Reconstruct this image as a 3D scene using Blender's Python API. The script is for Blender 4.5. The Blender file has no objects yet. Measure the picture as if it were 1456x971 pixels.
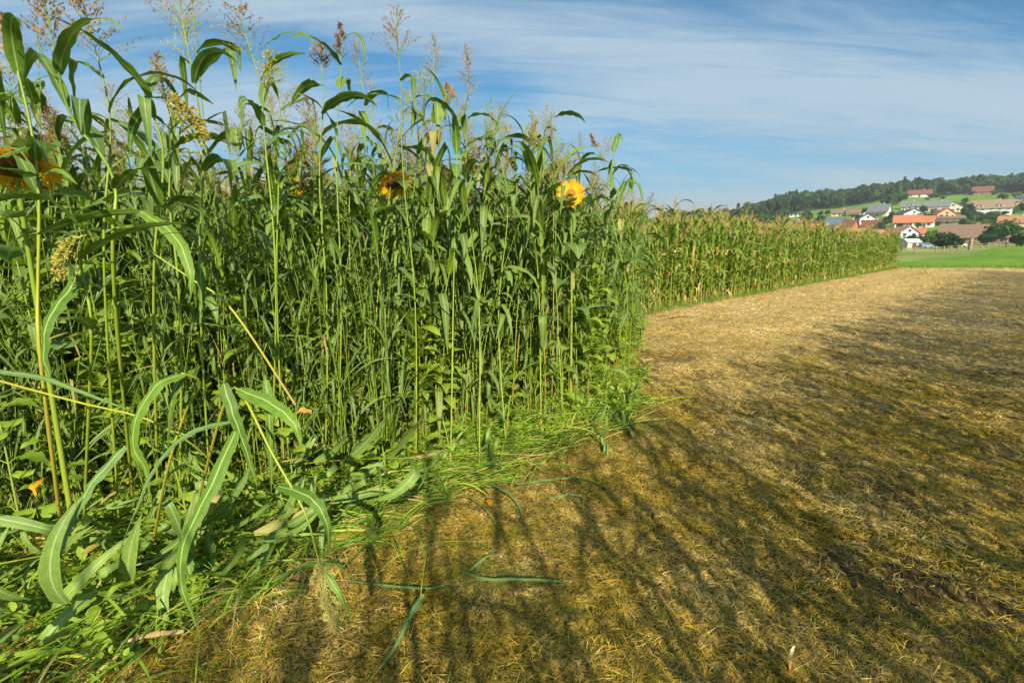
import bpy, math, random
import numpy as np
from mathutils import Vector, Matrix
R = math.radians
random.seed(7); rng = np.random.default_rng(7)
sc = bpy.context.scene
col = sc.collection

# ------------------------------------------------------------------ camera
F = 728.0; PITCH = R(10.5); CH = 1.6
cd = bpy.data.cameras.new('camera'); cd.lens = 18; cd.sensor_width = 36; cd.clip_end = 8000; cd.clip_start = 0.05
cam = bpy.data.objects.new('camera', cd); col.objects.link(cam)
cam.location = (0, 0, CH); cam.rotation_euler = (R(90) - PITCH, 0, 0)
sc.camera = cam
# ------------------------------------------------------------------ world, sun, exposure
SUN_EL, SUN_AZ = 29.5, 171.0          # degrees; azimuth clockwise from +Y (the way the camera looks)
W = bpy.data.worlds.new('World'); sc.world = W; W.use_nodes = True
nt = W.node_tree; nt.nodes.clear()
def N(nt, typ, **kw):
    n = nt.nodes.new(typ)
    for k, v in kw.items():
        if k.startswith('i_'):
            n.inputs[int(k[2:]) if k[2:].isdigit() else k[2:].replace('_', ' ')].default_value = v
        else: setattr(n, k, v)
    return n
def LK(nt, a, b): nt.links.new(a, b)
def math_(nt, op, a, b=None, c=None, clamp=False):
    n = nt.nodes.new('ShaderNodeMath'); n.operation = op; n.use_clamp = clamp
    for i, x in enumerate((a, b, c)):
        if x is None: continue
        if isinstance(x, (int, float)): n.inputs[i].default_value = x
        else: nt.links.new(x, n.inputs[i])
    return n.outputs[0]
def mixc(nt, fac, a, b, blend='MIX'):
    n = nt.nodes.new('ShaderNodeMix'); n.data_type = 'RGBA'; n.blend_type = blend
    for i, x in ((0, fac), (6, a), (7, b)):
        if isinstance(x, (int, float)): n.inputs[i].default_value = x
        elif isinstance(x, tuple): n.inputs[i].default_value = (*x, 1) if len(x) == 3 else x
        else: nt.links.new(x, n.inputs[i])
    return n.outputs[2]
def ramp(nt, x, lo, hi, a=0.0, b=1.0):
    n = nt.nodes.new('ShaderNodeMapRange'); n.interpolation_type = 'SMOOTHSTEP'
    nt.links.new(x, n.inputs[0])
    for i, v in enumerate((lo, hi, a, b)): n.inputs[i+1].default_value = v
    return n.outputs[0]
def noise(nt, vec, scale, detail=4, rough=.55, dist=0.0):
    n = nt.nodes.new('ShaderNodeTexNoise')
    n.inputs['Scale'].default_value = scale; n.inputs['Detail'].default_value = detail
    n.inputs['Roughness'].default_value = rough; n.inputs['Distortion'].default_value = dist
    if vec is not None: nt.links.new(vec, n.inputs['Vector'])
    return n.outputs['Fac']
def mapping(nt, vec, scale=(1,1,1), rot=(0,0,0), loc=(0,0,0)):
    n = nt.nodes.new('ShaderNodeMapping')
    n.inputs['Scale'].default_value = scale; n.inputs['Rotation'].default_value = rot; n.inputs['Location'].default_value = loc
    nt.links.new(vec, n.inputs[0]); return n.outputs[0]
sky = N(nt, 'ShaderNodeTexSky', sky_type='NISHITA', sun_disc=False)
sky.sun_elevation = R(SUN_EL); sky.sun_rotation = R(SUN_AZ); sky.air_density = 1.0; sky.dust_density = 0.6; sky.ozone_density = 2.2
tc = N(nt, 'ShaderNodeTexCoord')
CLX, CLY = 2.1, 0.4
sep = N(nt, 'ShaderNodeSeparateXYZ'); LK(nt, tc.outputs['Generated'], sep.inputs[0])
zz = math_(nt, 'ADD', math_(nt, 'MAXIMUM', sep.outputs[2], 0.0), 0.16)
cmb = N(nt, 'ShaderNodeCombineXYZ')
LK(nt, math_(nt, 'DIVIDE', sep.outputs[0], zz), cmb.inputs[0]); LK(nt, math_(nt, 'DIVIDE', sep.outputs[1], zz), cmb.inputs[1])
v1 = mapping(nt, cmb.outputs[0], (0.42, 1.15, 1), (0, 0, R(-16)), (CLX, CLY, 0))
n1 = noise(nt, v1, 0.9, 4, .5, .5)
v2 = mapping(nt, cmb.outputs[0], (0.45, 2.4, 1), (0, 0, R(-22)))
n2 = noise(nt, v2, 2.3, 9, .70, 1.4)
cl = math_(nt, 'ADD', math_(nt, 'MULTIPLY', n1, .70), math_(nt, 'MULTIPLY', n2, .30))
clf = ramp(nt, cl, .37, .59, 0.0, .82)
hz = ramp(nt, sep.outputs[2], 0.0, .24, .75, 0.0)          # paler veil low over the horizon
skyc = mixc(nt, 1.0, sky.outputs[0], (0.21, .81, 1.03), 'MULTIPLY')
c1 = mixc(nt, clf, skyc, (4.8, 6.0, 6.9))
c2 = mixc(nt, math_(nt, 'MULTIPLY', hz, math_(nt, 'SUBTRACT', 1.0, clf)), c1, (3.9, 5.3, 6.6))
bg = N(nt, 'ShaderNodeBackground'); bg.inputs[1].default_value = 0.063
LK(nt, c2, bg.inputs[0]); wo = N(nt, 'ShaderNodeOutputWorld'); LK(nt, bg.outputs[0], wo.inputs[0])
ld = bpy.data.lights.new('sun', 'SUN'); ld.energy = 5.0; ld.angle = R(0.5); ld.color = (1, .88, .64)
sun = bpy.data.objects.new('sun', ld); col.objects.link(sun)
sd = Vector((math.sin(R(SUN_AZ))*math.cos(R(SUN_EL)), math.cos(R(SUN_AZ))*math.cos(R(SUN_EL)), math.sin(R(SUN_EL))))
sun.rotation_euler = sd.to_track_quat('Z', 'Y').to_euler()
sc.view_settings.view_transform = 'Standard'; sc.view_settings.look = 'None'
sc.view_settings.exposure = 0.84; sc.view_settings.gamma = 1
sc.cycles.max_bounces = 6; sc.cycles.diffuse_bounces = 2; sc.cycles.transmission_bounces = 3; sc.cycles.glossy_bounces = 2

# ------------------------------------------------------------------ pixel / distance helper
CP, SP = math.cos(PITCH), math.sin(PITCH)
def P(px, py, Y):
    v = (485 - py)/F; f = CP + v*SP; u = v*CP - SP; t = Y/f
    return np.array([(px-728)/F*t, Y, CH + u*t])
def PG(px, py, z=0.0):
    v = (485 - py)/F; f = CP + v*SP; u = v*CP - SP; t = (z-CH)/u
    return np.array([(px-728)/F*t, f*t, z])
# ------------------------------------------------------------------ numpy noise
_perm = rng.permutation(512)
def vnoise(x, y):
    xi = np.floor(x).astype(int); yi = np.floor(y).astype(int); xf = x-xi; yf = y-yi
    xf = xf*xf*(3-2*xf); yf = yf*yf*(3-2*yf)
    h = lambda a, b: _perm[(_perm[a & 511] + b) & 511]/511.0
    return ((h(xi, yi)*(1-xf)+h(xi+1, yi)*xf)*(1-yf) + (h(xi, yi+1)*(1-xf)+h(xi+1, yi+1)*xf)*yf)
def fbm(x, y, o=4):
    s = 0; a = .5; t = 0
    for k in range(o):
        s = s + a*vnoise(x*2**k+17*k, y*2**k+31*k); t += a; a *= .5
    return s/t
# ------------------------------------------------------------------ geometry containers: quads with a 3-float attribute 'lf' (across, along, random)
class G:
    def __init__(s): s.v = []; s.f = []; s.a = []; s.n = 0
    def add(s, v, f, a):
        s.v.append(np.asarray(v, float)); s.f.append(np.asarray(f, int)+s.n); s.a.append(np.asarray(a, float)); s.n += len(v)
    def arr(s):
        if not s.v: return (np.zeros((0,3)), np.zeros((0,4), int), np.zeros((0,3)))
        return (np.concatenate(s.v), np.concatenate(s.f), np.concatenate(s.a))
    def addg(s, g): s.add(*g)
def mesh(name, g, mats, smooth=True, fm=None):
    v, f, a = g.arr() if isinstance(g, G) else g
    me = bpy.data.meshes.new(name)
    me.vertices.add(len(v)); me.vertices.foreach_set('co', v.astype(np.float32).ravel())
    me.loops.add(len(f)*4); me.loops.foreach_set('vertex_index', f.astype(np.int32).ravel())
    me.polygons.add(len(f)); me.polygons.foreach_set('loop_start', np.arange(0, len(f)*4, 4, dtype=np.int32))
    if fm is not None: me.polygons.foreach_set('material_index', np.asarray(fm, np.int32))
    at = me.attributes.new('lf', 'FLOAT_VECTOR', 'POINT'); at.data.foreach_set('vector', a.astype(np.float32).ravel())
    if not isinstance(mats, (list, tuple)): mats = [mats]
    for m in mats: me.materials.append(m)
    me.update(calc_edges=True)
    me.polygons.foreach_set('use_smooth', np.full(len(f), smooth))
    return me
def obj(name, me, parent=None, loc=None):
    o = bpy.data.objects.new(name, me); col.objects.link(o)
    if parent is not None: o.parent = parent
    if loc is not None: o.location = loc
    return o
def tag(o, label=None, cat=None, group=None, kind=None):
    if label: o['label'] = label
    if cat: o['category'] = cat
    if group: o['group'] = group
    if kind: o['kind'] = kind
    return o
def empty(name, loc, label, cat, group=None, rot=(0,0,0), s=1.0):
    o = obj(name, None, None, loc); o.rotation_euler = rot; o.scale = (s, s, s); o.empty_display_size = .1
    return tag(o, label, cat, group)
def nrm(x): return x/np.maximum(np.linalg.norm(x, axis=-1, keepdims=True), 1e-9)
def tangents(Pn):
    T = np.gradient(Pn, axis=0); return nrm(T)
def ribbon(g, Pn, S, w, rnd, fold=.25, wave=0.0, ph=0.0):
    n = len(Pn); T = tangents(Pn); S = nrm(S - T*np.sum(S*T, 1, keepdims=True)); Nn = np.cross(T, S)
    w = np.asarray(w)[:, None]; i = np.arange(n)
    wv = (wave*np.sin(i*1.9+ph))[:, None]; wv2 = (wave*np.sin(i*2.3+ph+2))[:, None]
    L = Pn - S*w + Nn*(w*fold + w*wv); Rr = Pn + S*w + Nn*(w*fold + w*wv2)
    V = np.stack([L, Pn, Rr], 1).reshape(-1, 3)
    a = np.zeros((n, 3, 3)); a[:, :, 0] = [0, .5, 1]; a[:, :, 1] = (i/(n-1))[:, None]; a[:, :, 2] = rnd
    b = (np.arange(n-1)*3)[:, None]
    f = np.concatenate([b+[0, 1, 4, 3], b+[1, 2, 5, 4]])
    g.add(V, f, a.reshape(-1, 3))
def tube(g, Pn, r, sides=6, rnd=.5, cap=True):
    Pn = np.asarray(Pn, float); n = len(Pn); T = tangents(Pn)
    ref = np.array([1, 0, 0]) if abs(T[n//2][0]) < .8 else np.array([0, 1, 0])
    A = nrm(np.cross(T, ref)); B = np.cross(T, A)
    th = np.arange(sides)/sides*2*np.pi
    r = np.broadcast_to(np.asarray(r, float), (n,))
    V = Pn[:, None, :] + r[:, None, None]*(np.cos(th)[None, :, None]*A[:, None, :] + np.sin(th)[None, :, None]*B[:, None, :])
    a = np.zeros((n, sides, 3)); a[:, :, 0] = .25; a[:, :, 1] = (np.arange(n)/(n-1))[:, None]; a[:, :, 2] = rnd
    k = np.arange(sides); k2 = (k+1) % sides; f = []
    for i in range(n-1): f.append(np.stack([i*sides+k, i*sides+k2, (i+1)*sides+k2, (i+1)*sides+k], 1))
    f = np.concatenate(f)
    if cap and sides == 6: f = np.concatenate([f, [[(n-1)*6, (n-1)*6+1, (n-1)*6+2, (n-1)*6+3], [(n-1)*6, (n-1)*6+3, (n-1)*6+4, (n-1)*6+5]]])
    if cap and sides == 4: f = np.concatenate([f, [[(n-1)*4, (n-1)*4+1, (n-1)*4+2, (n-1)*4+3]]])
    g.add(V.reshape(-1, 3), f, a.reshape(-1, 3))
def arc_path(base, az, e0, bend, L, n=9, power=1.3, kink=None, drift=0.0):
    """a centreline that leaves `base` at elevation e0 and bends down under its weight; kink=(t, angle)"""
    t = (np.arange(n-1)+.5)/(n-1); e = e0 - bend*t**power; a = az + drift*t
    if kink: e = e - np.where(t > kink[0], kink[1], 0)
    e = np.maximum(e, R(-88))
    d = np.stack([np.cos(e)*np.cos(a), np.cos(e)*np.sin(a), np.sin(e)], 1)*(L/(n-1))
    Pn = np.concatenate([[base], base + np.cumsum(d, 0)])
    az_ = np.concatenate([a[:1], a]); return Pn, az_
def leaf(g, base, az, e0, bend, L, w, rnd, n=9, kink=None, twist=0.0, shape='blade', fold=.25, drift=0.0, wave=.12, power=1.3):
    Pn, a = arc_path(np.asarray(base, float), az, e0, bend, L, n, power, kink, drift)
    t = np.arange(n)/(n-1)
    S0 = np.stack([-np.sin(a), np.cos(a), 0*a], 1); T = tangents(Pn); Nn = np.cross(T, S0)
    tw = twist*t
    S = S0*np.cos(tw)[:, None] + Nn*np.sin(tw)[:, None]
    if shape == 'blade': ww = w*np.clip(.45+t*3.2, 0, 1)*np.clip(1-t**2.2, 0.03, 1)
    elif shape == 'lance': ww = w*np.clip(np.sin(np.pi*np.clip(t*.93+.05, 0, 1))**.85, .03, 1)
    else:                  # heart
        ww = w*np.clip(np.interp(t, [0, .06, .12, .3, .5, .75, 1], [.05, .08, .75, 1, .86, .45, .03]), .02, 1)
    ribbon(g, Pn, S, ww, rnd, fold, wave, rnd*20)
    return Pn
def xf(g, loc=(0,0,0), rz=0.0, s=1.0, tilt=(0.0, 0.0), rnd=None):
    """a transformed copy of arrays; tilt = (angle, azimuth)"""
    v, f, a = g.arr() if isinstance(g, G) else g
    c, s_ = math.cos(rz), math.sin(rz); M = np.array([[c, -s_, 0], [s_, c, 0], [0, 0, 1]])
    if tilt[0]:
        ax = Vector((-math.sin(tilt[1]), math.cos(tilt[1]), 0)); M = np.array(Matrix.Rotation(tilt[0], 3, ax)) @ M
    v2 = (v*s) @ M.T + np.asarray(loc)
    if rnd is not None: a = a.copy(); a[:, 2] = (a[:, 2] + rnd) % 1.0
    return (v2, f, a)
def blades(n, pos, yaw, L, Wd, e0, bend, nseg=3, rnd=None, roll=None):
    """n thin blades at once (vectorised); returns arrays"""
    t = (np.arange(nseg)+.5)/nseg
    e = e0[:, None] - bend[:, None]*t
    d = np.stack([np.cos(e)*np.cos(yaw)[:, None], np.cos(e)*np.sin(yaw)[:, None], np.sin(e)], 2)*(L/nseg)[:, None, None]
    c = np.concatenate([pos[:, None, :], pos[:, None, :]+np.cumsum(d, 1)], 1)
    S = np.stack([-np.sin(yaw), np.cos(yaw), np.zeros(n)], 1)
    if roll is not None: S = S*np.cos(roll)[:, None] + np.array([0, 0, 1])*np.sin(roll)[:, None]
    tt = np.arange(nseg+1)/nseg; prof = np.clip(1-tt**2, .12, 1)
    w = Wd[:, None]*prof[None]
    V = np.stack([c - S[:, None, :]*w[:, :, None], c + S[:, None, :]*w[:, :, None]], 2)
    a = np.zeros((n, nseg+1, 2, 3)); a[..., 0] = [0.2, .8]; a[..., 1] = tt[None, :, None]
    a[..., 2] = (rng.random(n) if rnd is None else rnd)[:, None, None]
    per = (nseg+1)*2
    b = (np.arange(nseg)*2)[:, None] + np.array([0, 1, 3, 2])
    f = (np.arange(n)*per)[:, None, None] + b[None]
    return V.reshape(-1, 3), f.reshape(-1, 4), a.reshape(-1, 3)

# ------------------------------------------------------------------ materials
def new_mat(name):
    m = bpy.data.materials.new(name); m.use_nodes = True; m.node_tree.nodes.clear(); return m, m.node_tree
def finish(nt, shader, mat=None):
    o = N(nt, 'ShaderNodeOutputMaterial'); LK(nt, shader, o.inputs[0]); return o
def leaf_mat(name, dark, light, rib=None, dry=(.42, .30, .10), dry_from=.93, tip=.25, transl=.18, rough=.5, spec=.3, nscale=14):
    m, nt = new_mat(name)
    at = N(nt, 'ShaderNodeAttribute', attribute_name='lf'); sp = N(nt, 'ShaderNodeSeparateXYZ'); LK(nt, at.outputs['Vector'], sp.inputs[0])
    u, v, r = sp.outputs
    oi = N(nt, 'ShaderNodeObjectInfo')
    geo = N(nt, 'ShaderNodeNewGeometry')
    nz = noise(nt, geo.outputs['Position'], nscale, 3)
    r2 = math_(nt, 'FRACT', math_(nt, 'ADD', r, oi.outputs['Random']))
    k = math_(nt, 'ADD', math_(nt, 'MULTIPLY', r2, .75), math_(nt, 'MULTIPLY', nz, .35), clamp=True)
    c = mixc(nt, k, dark, light)
    # streaks along the leaf
    st = N(nt, 'ShaderNodeCombineXYZ'); LK(nt, math_(nt, 'MULTIPLY', u, 26.0), st.inputs[0]); LK(nt, math_(nt, 'MULTIPLY', v, 1.5), st.inputs[1]); LK(nt, math_(nt, 'MULTIPLY', r, 50.0), st.inputs[2])
    sn = noise(nt, st.outputs[0], 1.0, 2)
    c = mixc(nt, ramp(nt, sn, .35, .75, 0, .35), c, tuple(min(1, x*1.5) for x in light))
    sp2 = noise(nt, geo.outputs['Position'], nscale*14, 2, .5)
    c = mixc(nt, ramp(nt, sp2, .66, .76, 0, .55), c, tuple(.5*x+.5*y for x, y in zip(dry, dark)))
    mot = noise(nt, geo.outputs['Position'], nscale*3.1, 4, .7)
    c = mixc(nt, ramp(nt, mot, .42, .72, 0, .5), c, tuple(x*.7 for x in dark))
    eg = math_(nt, 'ADD', math_(nt, 'ABSOLUTE', math_(nt, 'SUBTRACT', u, .5)), math_(nt, 'MULTIPLY', mot, .12))
    c = mixc(nt, ramp(nt, eg, .525, .57, 0, .55), c, tuple(.55*x+.45*y for x, y in zip(dry, light)))
    # dry tips and dry whole leaves
    tp = ramp(nt, math_(nt, 'ADD', v, math_(nt, 'MULTIPLY', nz, .4)), 1.28-tip*.6, 1.42-tip*.3, 0, 1)
    tp = math_(nt, 'MULTIPLY', tp, ramp(nt, r2, .35, .75))
    c = mixc(nt, tp, c, tuple(0.6*a+0.4*b for a, b in zip(dry, light)))
    c = mixc(nt, ramp(nt, r2, dry_from, dry_from+.03), c, dry)
    if rib is not None:
        rb = ramp(nt, math_(nt, 'ABSOLUTE', math_(nt, 'SUBTRACT', u, .5)), .03, .07, 1, 0)
        c = mixc(nt, rb, c, rib)
    bf = mixc(nt, math_(nt, 'MULTIPLY', geo.outputs['Backfacing'], .25), c, (.16, .22, .12))
    b = N(nt, 'ShaderNodeBsdfPrincipled'); LK(nt, bf, b.inputs['Base Color']); b.inputs['Roughness'].default_value = rough
    b.inputs['Specular IOR Level'].default_value = spec
    bp = N(nt, 'ShaderNodeBump'); bp.inputs['Strength'].default_value = .35; bp.inputs['Distance'].default_value = .004
    LK(nt, sn, bp.inputs['Height']); LK(nt, bp.outputs[0], b.inputs['Normal'])
    tr = N(nt, 'ShaderNodeBsdfTranslucent'); LK(nt, mixc(nt, .5, c, tuple(min(1, x*1.4) for x in light)), tr.inputs[0])
    mx = N(nt, 'ShaderNodeMixShader'); mx.inputs[0].default_value = transl
    LK(nt, b.outputs[0], mx.inputs[1]); LK(nt, tr.outputs[0], mx.inputs[2]); finish(nt, mx.outputs[0]); return m
def ramp_mat(name, stops, rough=.7, key='r', spec=.3, transl=0.0, nscale=8.0, namp=.3):
    """colour picked along a ramp by the per-piece random value (or by height along, key='v')"""
    m, nt = new_mat(name)
    at = N(nt, 'ShaderNodeAttribute', attribute_name='lf'); sp = N(nt, 'ShaderNodeSeparateXYZ'); LK(nt, at.outputs['Vector'], sp.inputs[0])
    geo = N(nt, 'ShaderNodeNewGeometry'); nz = noise(nt, geo.outputs['Position'], nscale, 4)
    oi = N(nt, 'ShaderNodeObjectInfo')
    base = sp.outputs[2] if key == 'r' else sp.outputs[1]
    if key == 'ro': base = math_(nt, 'FRACT', math_(nt, 'ADD', sp.outputs[2], oi.outputs['Random']))
    k = math_(nt, 'ADD', base, math_(nt, 'MULTIPLY', math_(nt, 'SUBTRACT', nz, .5), namp), clamp=True)
    cr = N(nt, 'ShaderNodeValToRGB'); LK(nt, k, cr.inputs[0]); el = cr.color_ramp.elements
    while len(el) < len(stops): el.new(.5)
    for e, (p, c) in zip(el, stops): e.position = p; e.color = (*c, 1)
    b = N(nt, 'ShaderNodeBsdfPrincipled'); LK(nt, cr.outputs[0], b.inputs['Base Color']); b.inputs['Roughness'].default_value = rough
    b.inputs['Specular IOR Level'].default_value = spec
    sh = b.outputs[0]
    if transl:
        tr = N(nt, 'ShaderNodeBsdfTranslucent'); LK(nt, cr.outputs[0], tr.inputs[0])
        mx = N(nt, 'ShaderNodeMixShader'); mx.inputs[0].default_value = transl
        LK(nt, b.outputs[0], mx.inputs[1]); LK(nt, tr.outputs[0], mx.inputs[2]); sh = mx.outputs[0]
    finish(nt, sh); return m
def plain(name, c1, c2=None, scale=2.0, rough=.8, spec=.3, bump=0.0, stretch=(1,1,1), metallic=0.0):
    m, nt = new_mat(name); tcn = N(nt, 'ShaderNodeTexCoord')
    nz = noise(nt, mapping(nt, tcn.outputs['Object'], stretch), scale, 5, .6)
    c = mixc(nt, ramp(nt, nz, .3, .7), c1, c2 or tuple(x*.8 for x in c1))
    b = N(nt, 'ShaderNodeBsdfPrincipled'); LK(nt, c, b.inputs['Base Color']); b.inputs['Roughness'].default_value = rough
    b.inputs['Specular IOR Level'].default_value = spec; b.inputs['Metallic'].default_value = metallic
    if bump:
        bp = N(nt, 'ShaderNodeBump'); bp.inputs['Strength'].default_value = 1; bp.inputs['Distance'].default_value = bump
        LK(nt, nz, bp.inputs['Height']); LK(nt, bp.outputs[0], b.inputs['Normal'])
    finish(nt, b.outputs[0]); return m
M = {}
M['sorg'] = leaf_mat('sorghum_leaf', (.016, .058, .005), (.165, .265, .014), rib=(.30, .40, .13), dry_from=.96)
M['sorg_blue'] = leaf_mat('lodged_leaf', (.06, .16, .022), (.24, .38, .038), rib=(.36, .44, .18), dry_from=.94)
M['hero_leaf'] = leaf_mat('broad_blade', (.055, .135, .018), (.13, .24, .028), rib=(.34, .42, .13), dry_from=2, dry=(.55, .42, .04))
M['blade'] = leaf_mat('front_blade', (.035, .095, .014), (.13, .235, .025), rib=(.30, .40, .13), dry_from=2)
M['blade_blue'] = leaf_mat('grey_green_blade', (.055, .13, .045), (.14, .25, .065), rib=(.36, .44, .18), dry_from=2)
M['weed'] = leaf_mat('weed_leaf', (.07, .18, .006), (.40, .53, .014), rib=(.22, .36, .09), dry_from=.975, dry=(.50, .38, .04), tip=.05, transl=.38)
M['sunleaf'] = leaf_mat('sunflower_leaf', (.07, .16, .035), (.16, .29, .055), rib=(.25, .36, .12), dry_from=.99, transl=.35)
M['cover'] = leaf_mat('cover_leaf', (.14, .28, .015), (.40, .56, .025), rib=None, dry_from=.96, dry=(.5, .36, .05), transl=.35)
M['corn'] = leaf_mat('corn_leaf', (.026, .090, .006), (.24, .35, .016), rib=(.36, .42, .10), dry_from=.93, dry=(.50, .34, .08), tip=.4, transl=.32)
M['corndry'] = ramp_mat('corn_dry', [(0, (.55, .33, .08)), (.4, (.62, .44, .17)), (.8, (.55, .38, .22)), (1, (.48, .42, .08))], key='ro', transl=.25)
M['stem'] = ramp_mat('stem_green', [(0, (.30, .20, .05)), (.10, (.24, .30, .03)), (.5, (.20, .30, .03)), (1, (.13, .22, .03))], key='v', rough=.45, spec=.5, nscale=5)
M['stem_y'] = ramp_mat('stem_yellow', [(0, (.34, .24, .05)), (.4, (.33, .35, .03)), (1, (.20, .29, .03))], key='v', rough=.45, spec=.5, nscale=5)
M['weedstem'] = ramp_mat('weed_stem', [(0, (.28, .14, .06)), (.4, (.22, .27, .05)), (1, (.24, .35, .06))], key='v', rough=.6)
M['spike'] = ramp_mat('spikelet', [(0, (.10, .05, .04)), (.35, (.30, .13, .08)), (.6, (.46, .26, .12)), (1, (.48, .40, .13))], rough=.7, transl=.2, namp=.1, key='r')
M['spike_y'] = ramp_mat('spikelet_green', [(0, (.42, .22, .08)), (.4, (.48, .40, .08)), (1, (.38, .42, .08))], rough=.7, transl=.2, namp=.1)
M['tassel'] = ramp_mat('tassel', [(0, (.36, .22, .08)), (.5, (.50, .34, .13)), (1, (.50, .44, .13))], key='ro', transl=.2)
M['petal'] = ramp_mat('petal', [(0, (.76, .33, .006)), (.5, (.82, .44, .008)), (1, (.86, .52, .012))], transl=.3, nscale=60, rough=.6)
M['disc'] = ramp_mat('disc', [(0, (.30, .20, .03)), (.35, (.30, .17, .02)), (.55, (.22, .08, .01)), (.8, (.38, .17, .015)), (1, (.45, .22, .015))], key='v', nscale=220, namp=.5, rough=.9)
M['discdark'] = ramp_mat('disc_dark', [(0, (.08, .05, .02)), (.6, (.10, .045, .02)), (1, (.22, .10, .02))], key='v', nscale=200, namp=.5, rough=.9)
M['straw'] = ramp_mat('straw', [(0, (.08, .12, .015)), (.18, (.17, .18, .018)), (.36, (.36, .24, .012)), (.55, (.56, .37, .03)), (.8, (.72, .53, .14)), (1, (.82, .68, .34))], rough=.65, nscale=2.5, namp=.55)
M['grass'] = ramp_mat('grass_blade', [(0, (.07, .17, .02)), (.5, (.14, .29, .03)), (1, (.28, .40, .05))], transl=.25, nscale=3)
M['flat'] = ramp_mat('flat_blade', [(0, (.08, .20, .03)), (.25, (.17, .32, .03)), (.6, (.27, .40, .035)), (.85, (.42, .47, .08)), (1, (.60, .48, .22))], transl=.25, nscale=4, rough=.5)

def field_mat():
    m, nt = new_mat('mown_field'); geo = N(nt, 'ShaderNodeNewGeometry'); pos = geo.outputs['Position']
    big = noise(nt, pos, .55, 4, .6); mid = noise(nt, pos, 3.2, 5, .65); rotv = mapping(nt, pos, (1, 1, 1), (0, 0, R(46)))
    fine = noise(nt, mapping(nt, pos, (1, 1, 1)), 42, 5, .75, 1.5)
    sw = noise(nt, mapping(nt, rotv, (.35, 1.7, 1)), 1.0, 3, .5)         # swaths along the strip
    spd = N(nt, 'ShaderNodeSeparateXYZ'); LK(nt, pos, spd.inputs[0]); distf = ramp(nt, spd.outputs[1], 6.0, 16.0)
    straw = mixc(nt, ramp(nt, fine, .40, .62), (.13, .085, .03), (.90, .66, .28))
    straw = mixc(nt, math_(nt, 'MULTIPLY', distf, .28), straw, (.70, .52, .25))
    moss = mixc(nt, ramp(nt, fine, .40, .62), (.045, .04, .006), (.50, .33, .018))
    sp = N(nt, 'ShaderNodeSeparateXYZ'); LK(nt, pos, sp.inputs[0])
    dist = ramp(nt, sp.outputs[1], 4.5, 11.0)                               # drier straw farther down the strip
    k = math_(nt, 'ADD', math_(nt, 'ADD', math_(nt, 'MULTIPLY', big, .55), math_(nt, 'MULTIPLY', mid, .55)), math_(nt, 'MULTIPLY', sw, .3))
    k = math_(nt, 'ADD', k, math_(nt, 'MULTIPLY', dist, .42))
    c = mixc(nt, ramp(nt, k, .52, .92), moss, straw)
    soil = mixc(nt, fine, (.05, .036, .016), (.22, .15, .065))
    at = N(nt, 'ShaderNodeAttribute', attribute_name='lf'); sa = N(nt, 'ShaderNodeSeparateXYZ'); LK(nt, at.outputs['Vector'], sa.inputs[0])
    c = mixc(nt, ramp(nt, math_(nt, 'ADD', sa.outputs[0], math_(nt, 'MULTIPLY', math_(nt, 'SUBTRACT', fine, .5), 1.1)), .35, .6), c, soil)
    b = N(nt, 'ShaderNodeBsdfPrincipled'); LK(nt, c, b.inputs['Base Color']); b.inputs['Roughness'].default_value = .95; b.inputs['Specular IOR Level'].default_value = .1
    bp = N(nt, 'ShaderNodeBump'); bp.inputs['Strength'].default_value = 1; bp.inputs['Distance'].default_value = .05
    h = math_(nt, 'ADD', math_(nt, 'ADD', math_(nt, 'MULTIPLY', fine, .5), noise(nt, pos, 14, 5, .7, .8)), math_(nt, 'MULTIPLY', noise(nt, pos, 4.5, 4, .7, .5), math_(nt, 'ADD', 1.0, math_(nt, 'MULTIPLY', distf, 2.2)))); LK(nt, h, bp.inputs['Height']); LK(nt, bp.outputs[0], b.inputs['Normal'])
    finish(nt, b.outputs[0]); return m
def terrain_mat():
    m, nt = new_mat('terrain'); geo = N(nt, 'ShaderNodeNewGeometry'); pos = geo.outputs['Position']
    at = N(nt, 'ShaderNodeAttribute', attribute_name='lf'); sa = N(nt, 'ShaderNodeSeparateXYZ'); LK(nt, at.outputs['Vector'], sa.inputs[0])
    a, b_ = noise(nt, pos, .6, 5, .7), noise(nt, pos, .035, 4, .6)
    meadow = mixc(nt, ramp(nt, math_(nt, 'ADD', math_(nt, 'MULTIPLY', a, .5), math_(nt, 'MULTIPLY', b_, .5)), .38, .62), (.085, .19, .018), (.20, .31, .035))
    past = mixc(nt, ramp(nt, b_, .35, .65), (.15, .22, .05), (.30, .31, .10))
    hill = mixc(nt, ramp(nt, b_, .35, .65), (.10, .22, .03), (.17, .28, .045))
    wood = mixc(nt, a, (.03, .045, .015), (.05, .08, .02))
    c = mixc(nt, sa.outputs[0], past, meadow); c = mixc(nt, sa.outputs[1], c, hill); c = mixc(nt, sa.outputs[2], c, wood)
    b = N(nt, 'ShaderNodeBsdfPrincipled'); LK(nt, c, b.inputs['Base Color']); b.inputs['Roughness'].default_value = .95; b.inputs['Specular IOR Level'].default_value = .1
    bp = N(nt, 'ShaderNodeBump'); bp.inputs['Distance'].default_value = .25; LK(nt, a, bp.inputs['Height']); LK(nt, bp.outputs[0], b.inputs['Normal'])
    finish(nt, b.outputs[0]); return m

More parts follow.
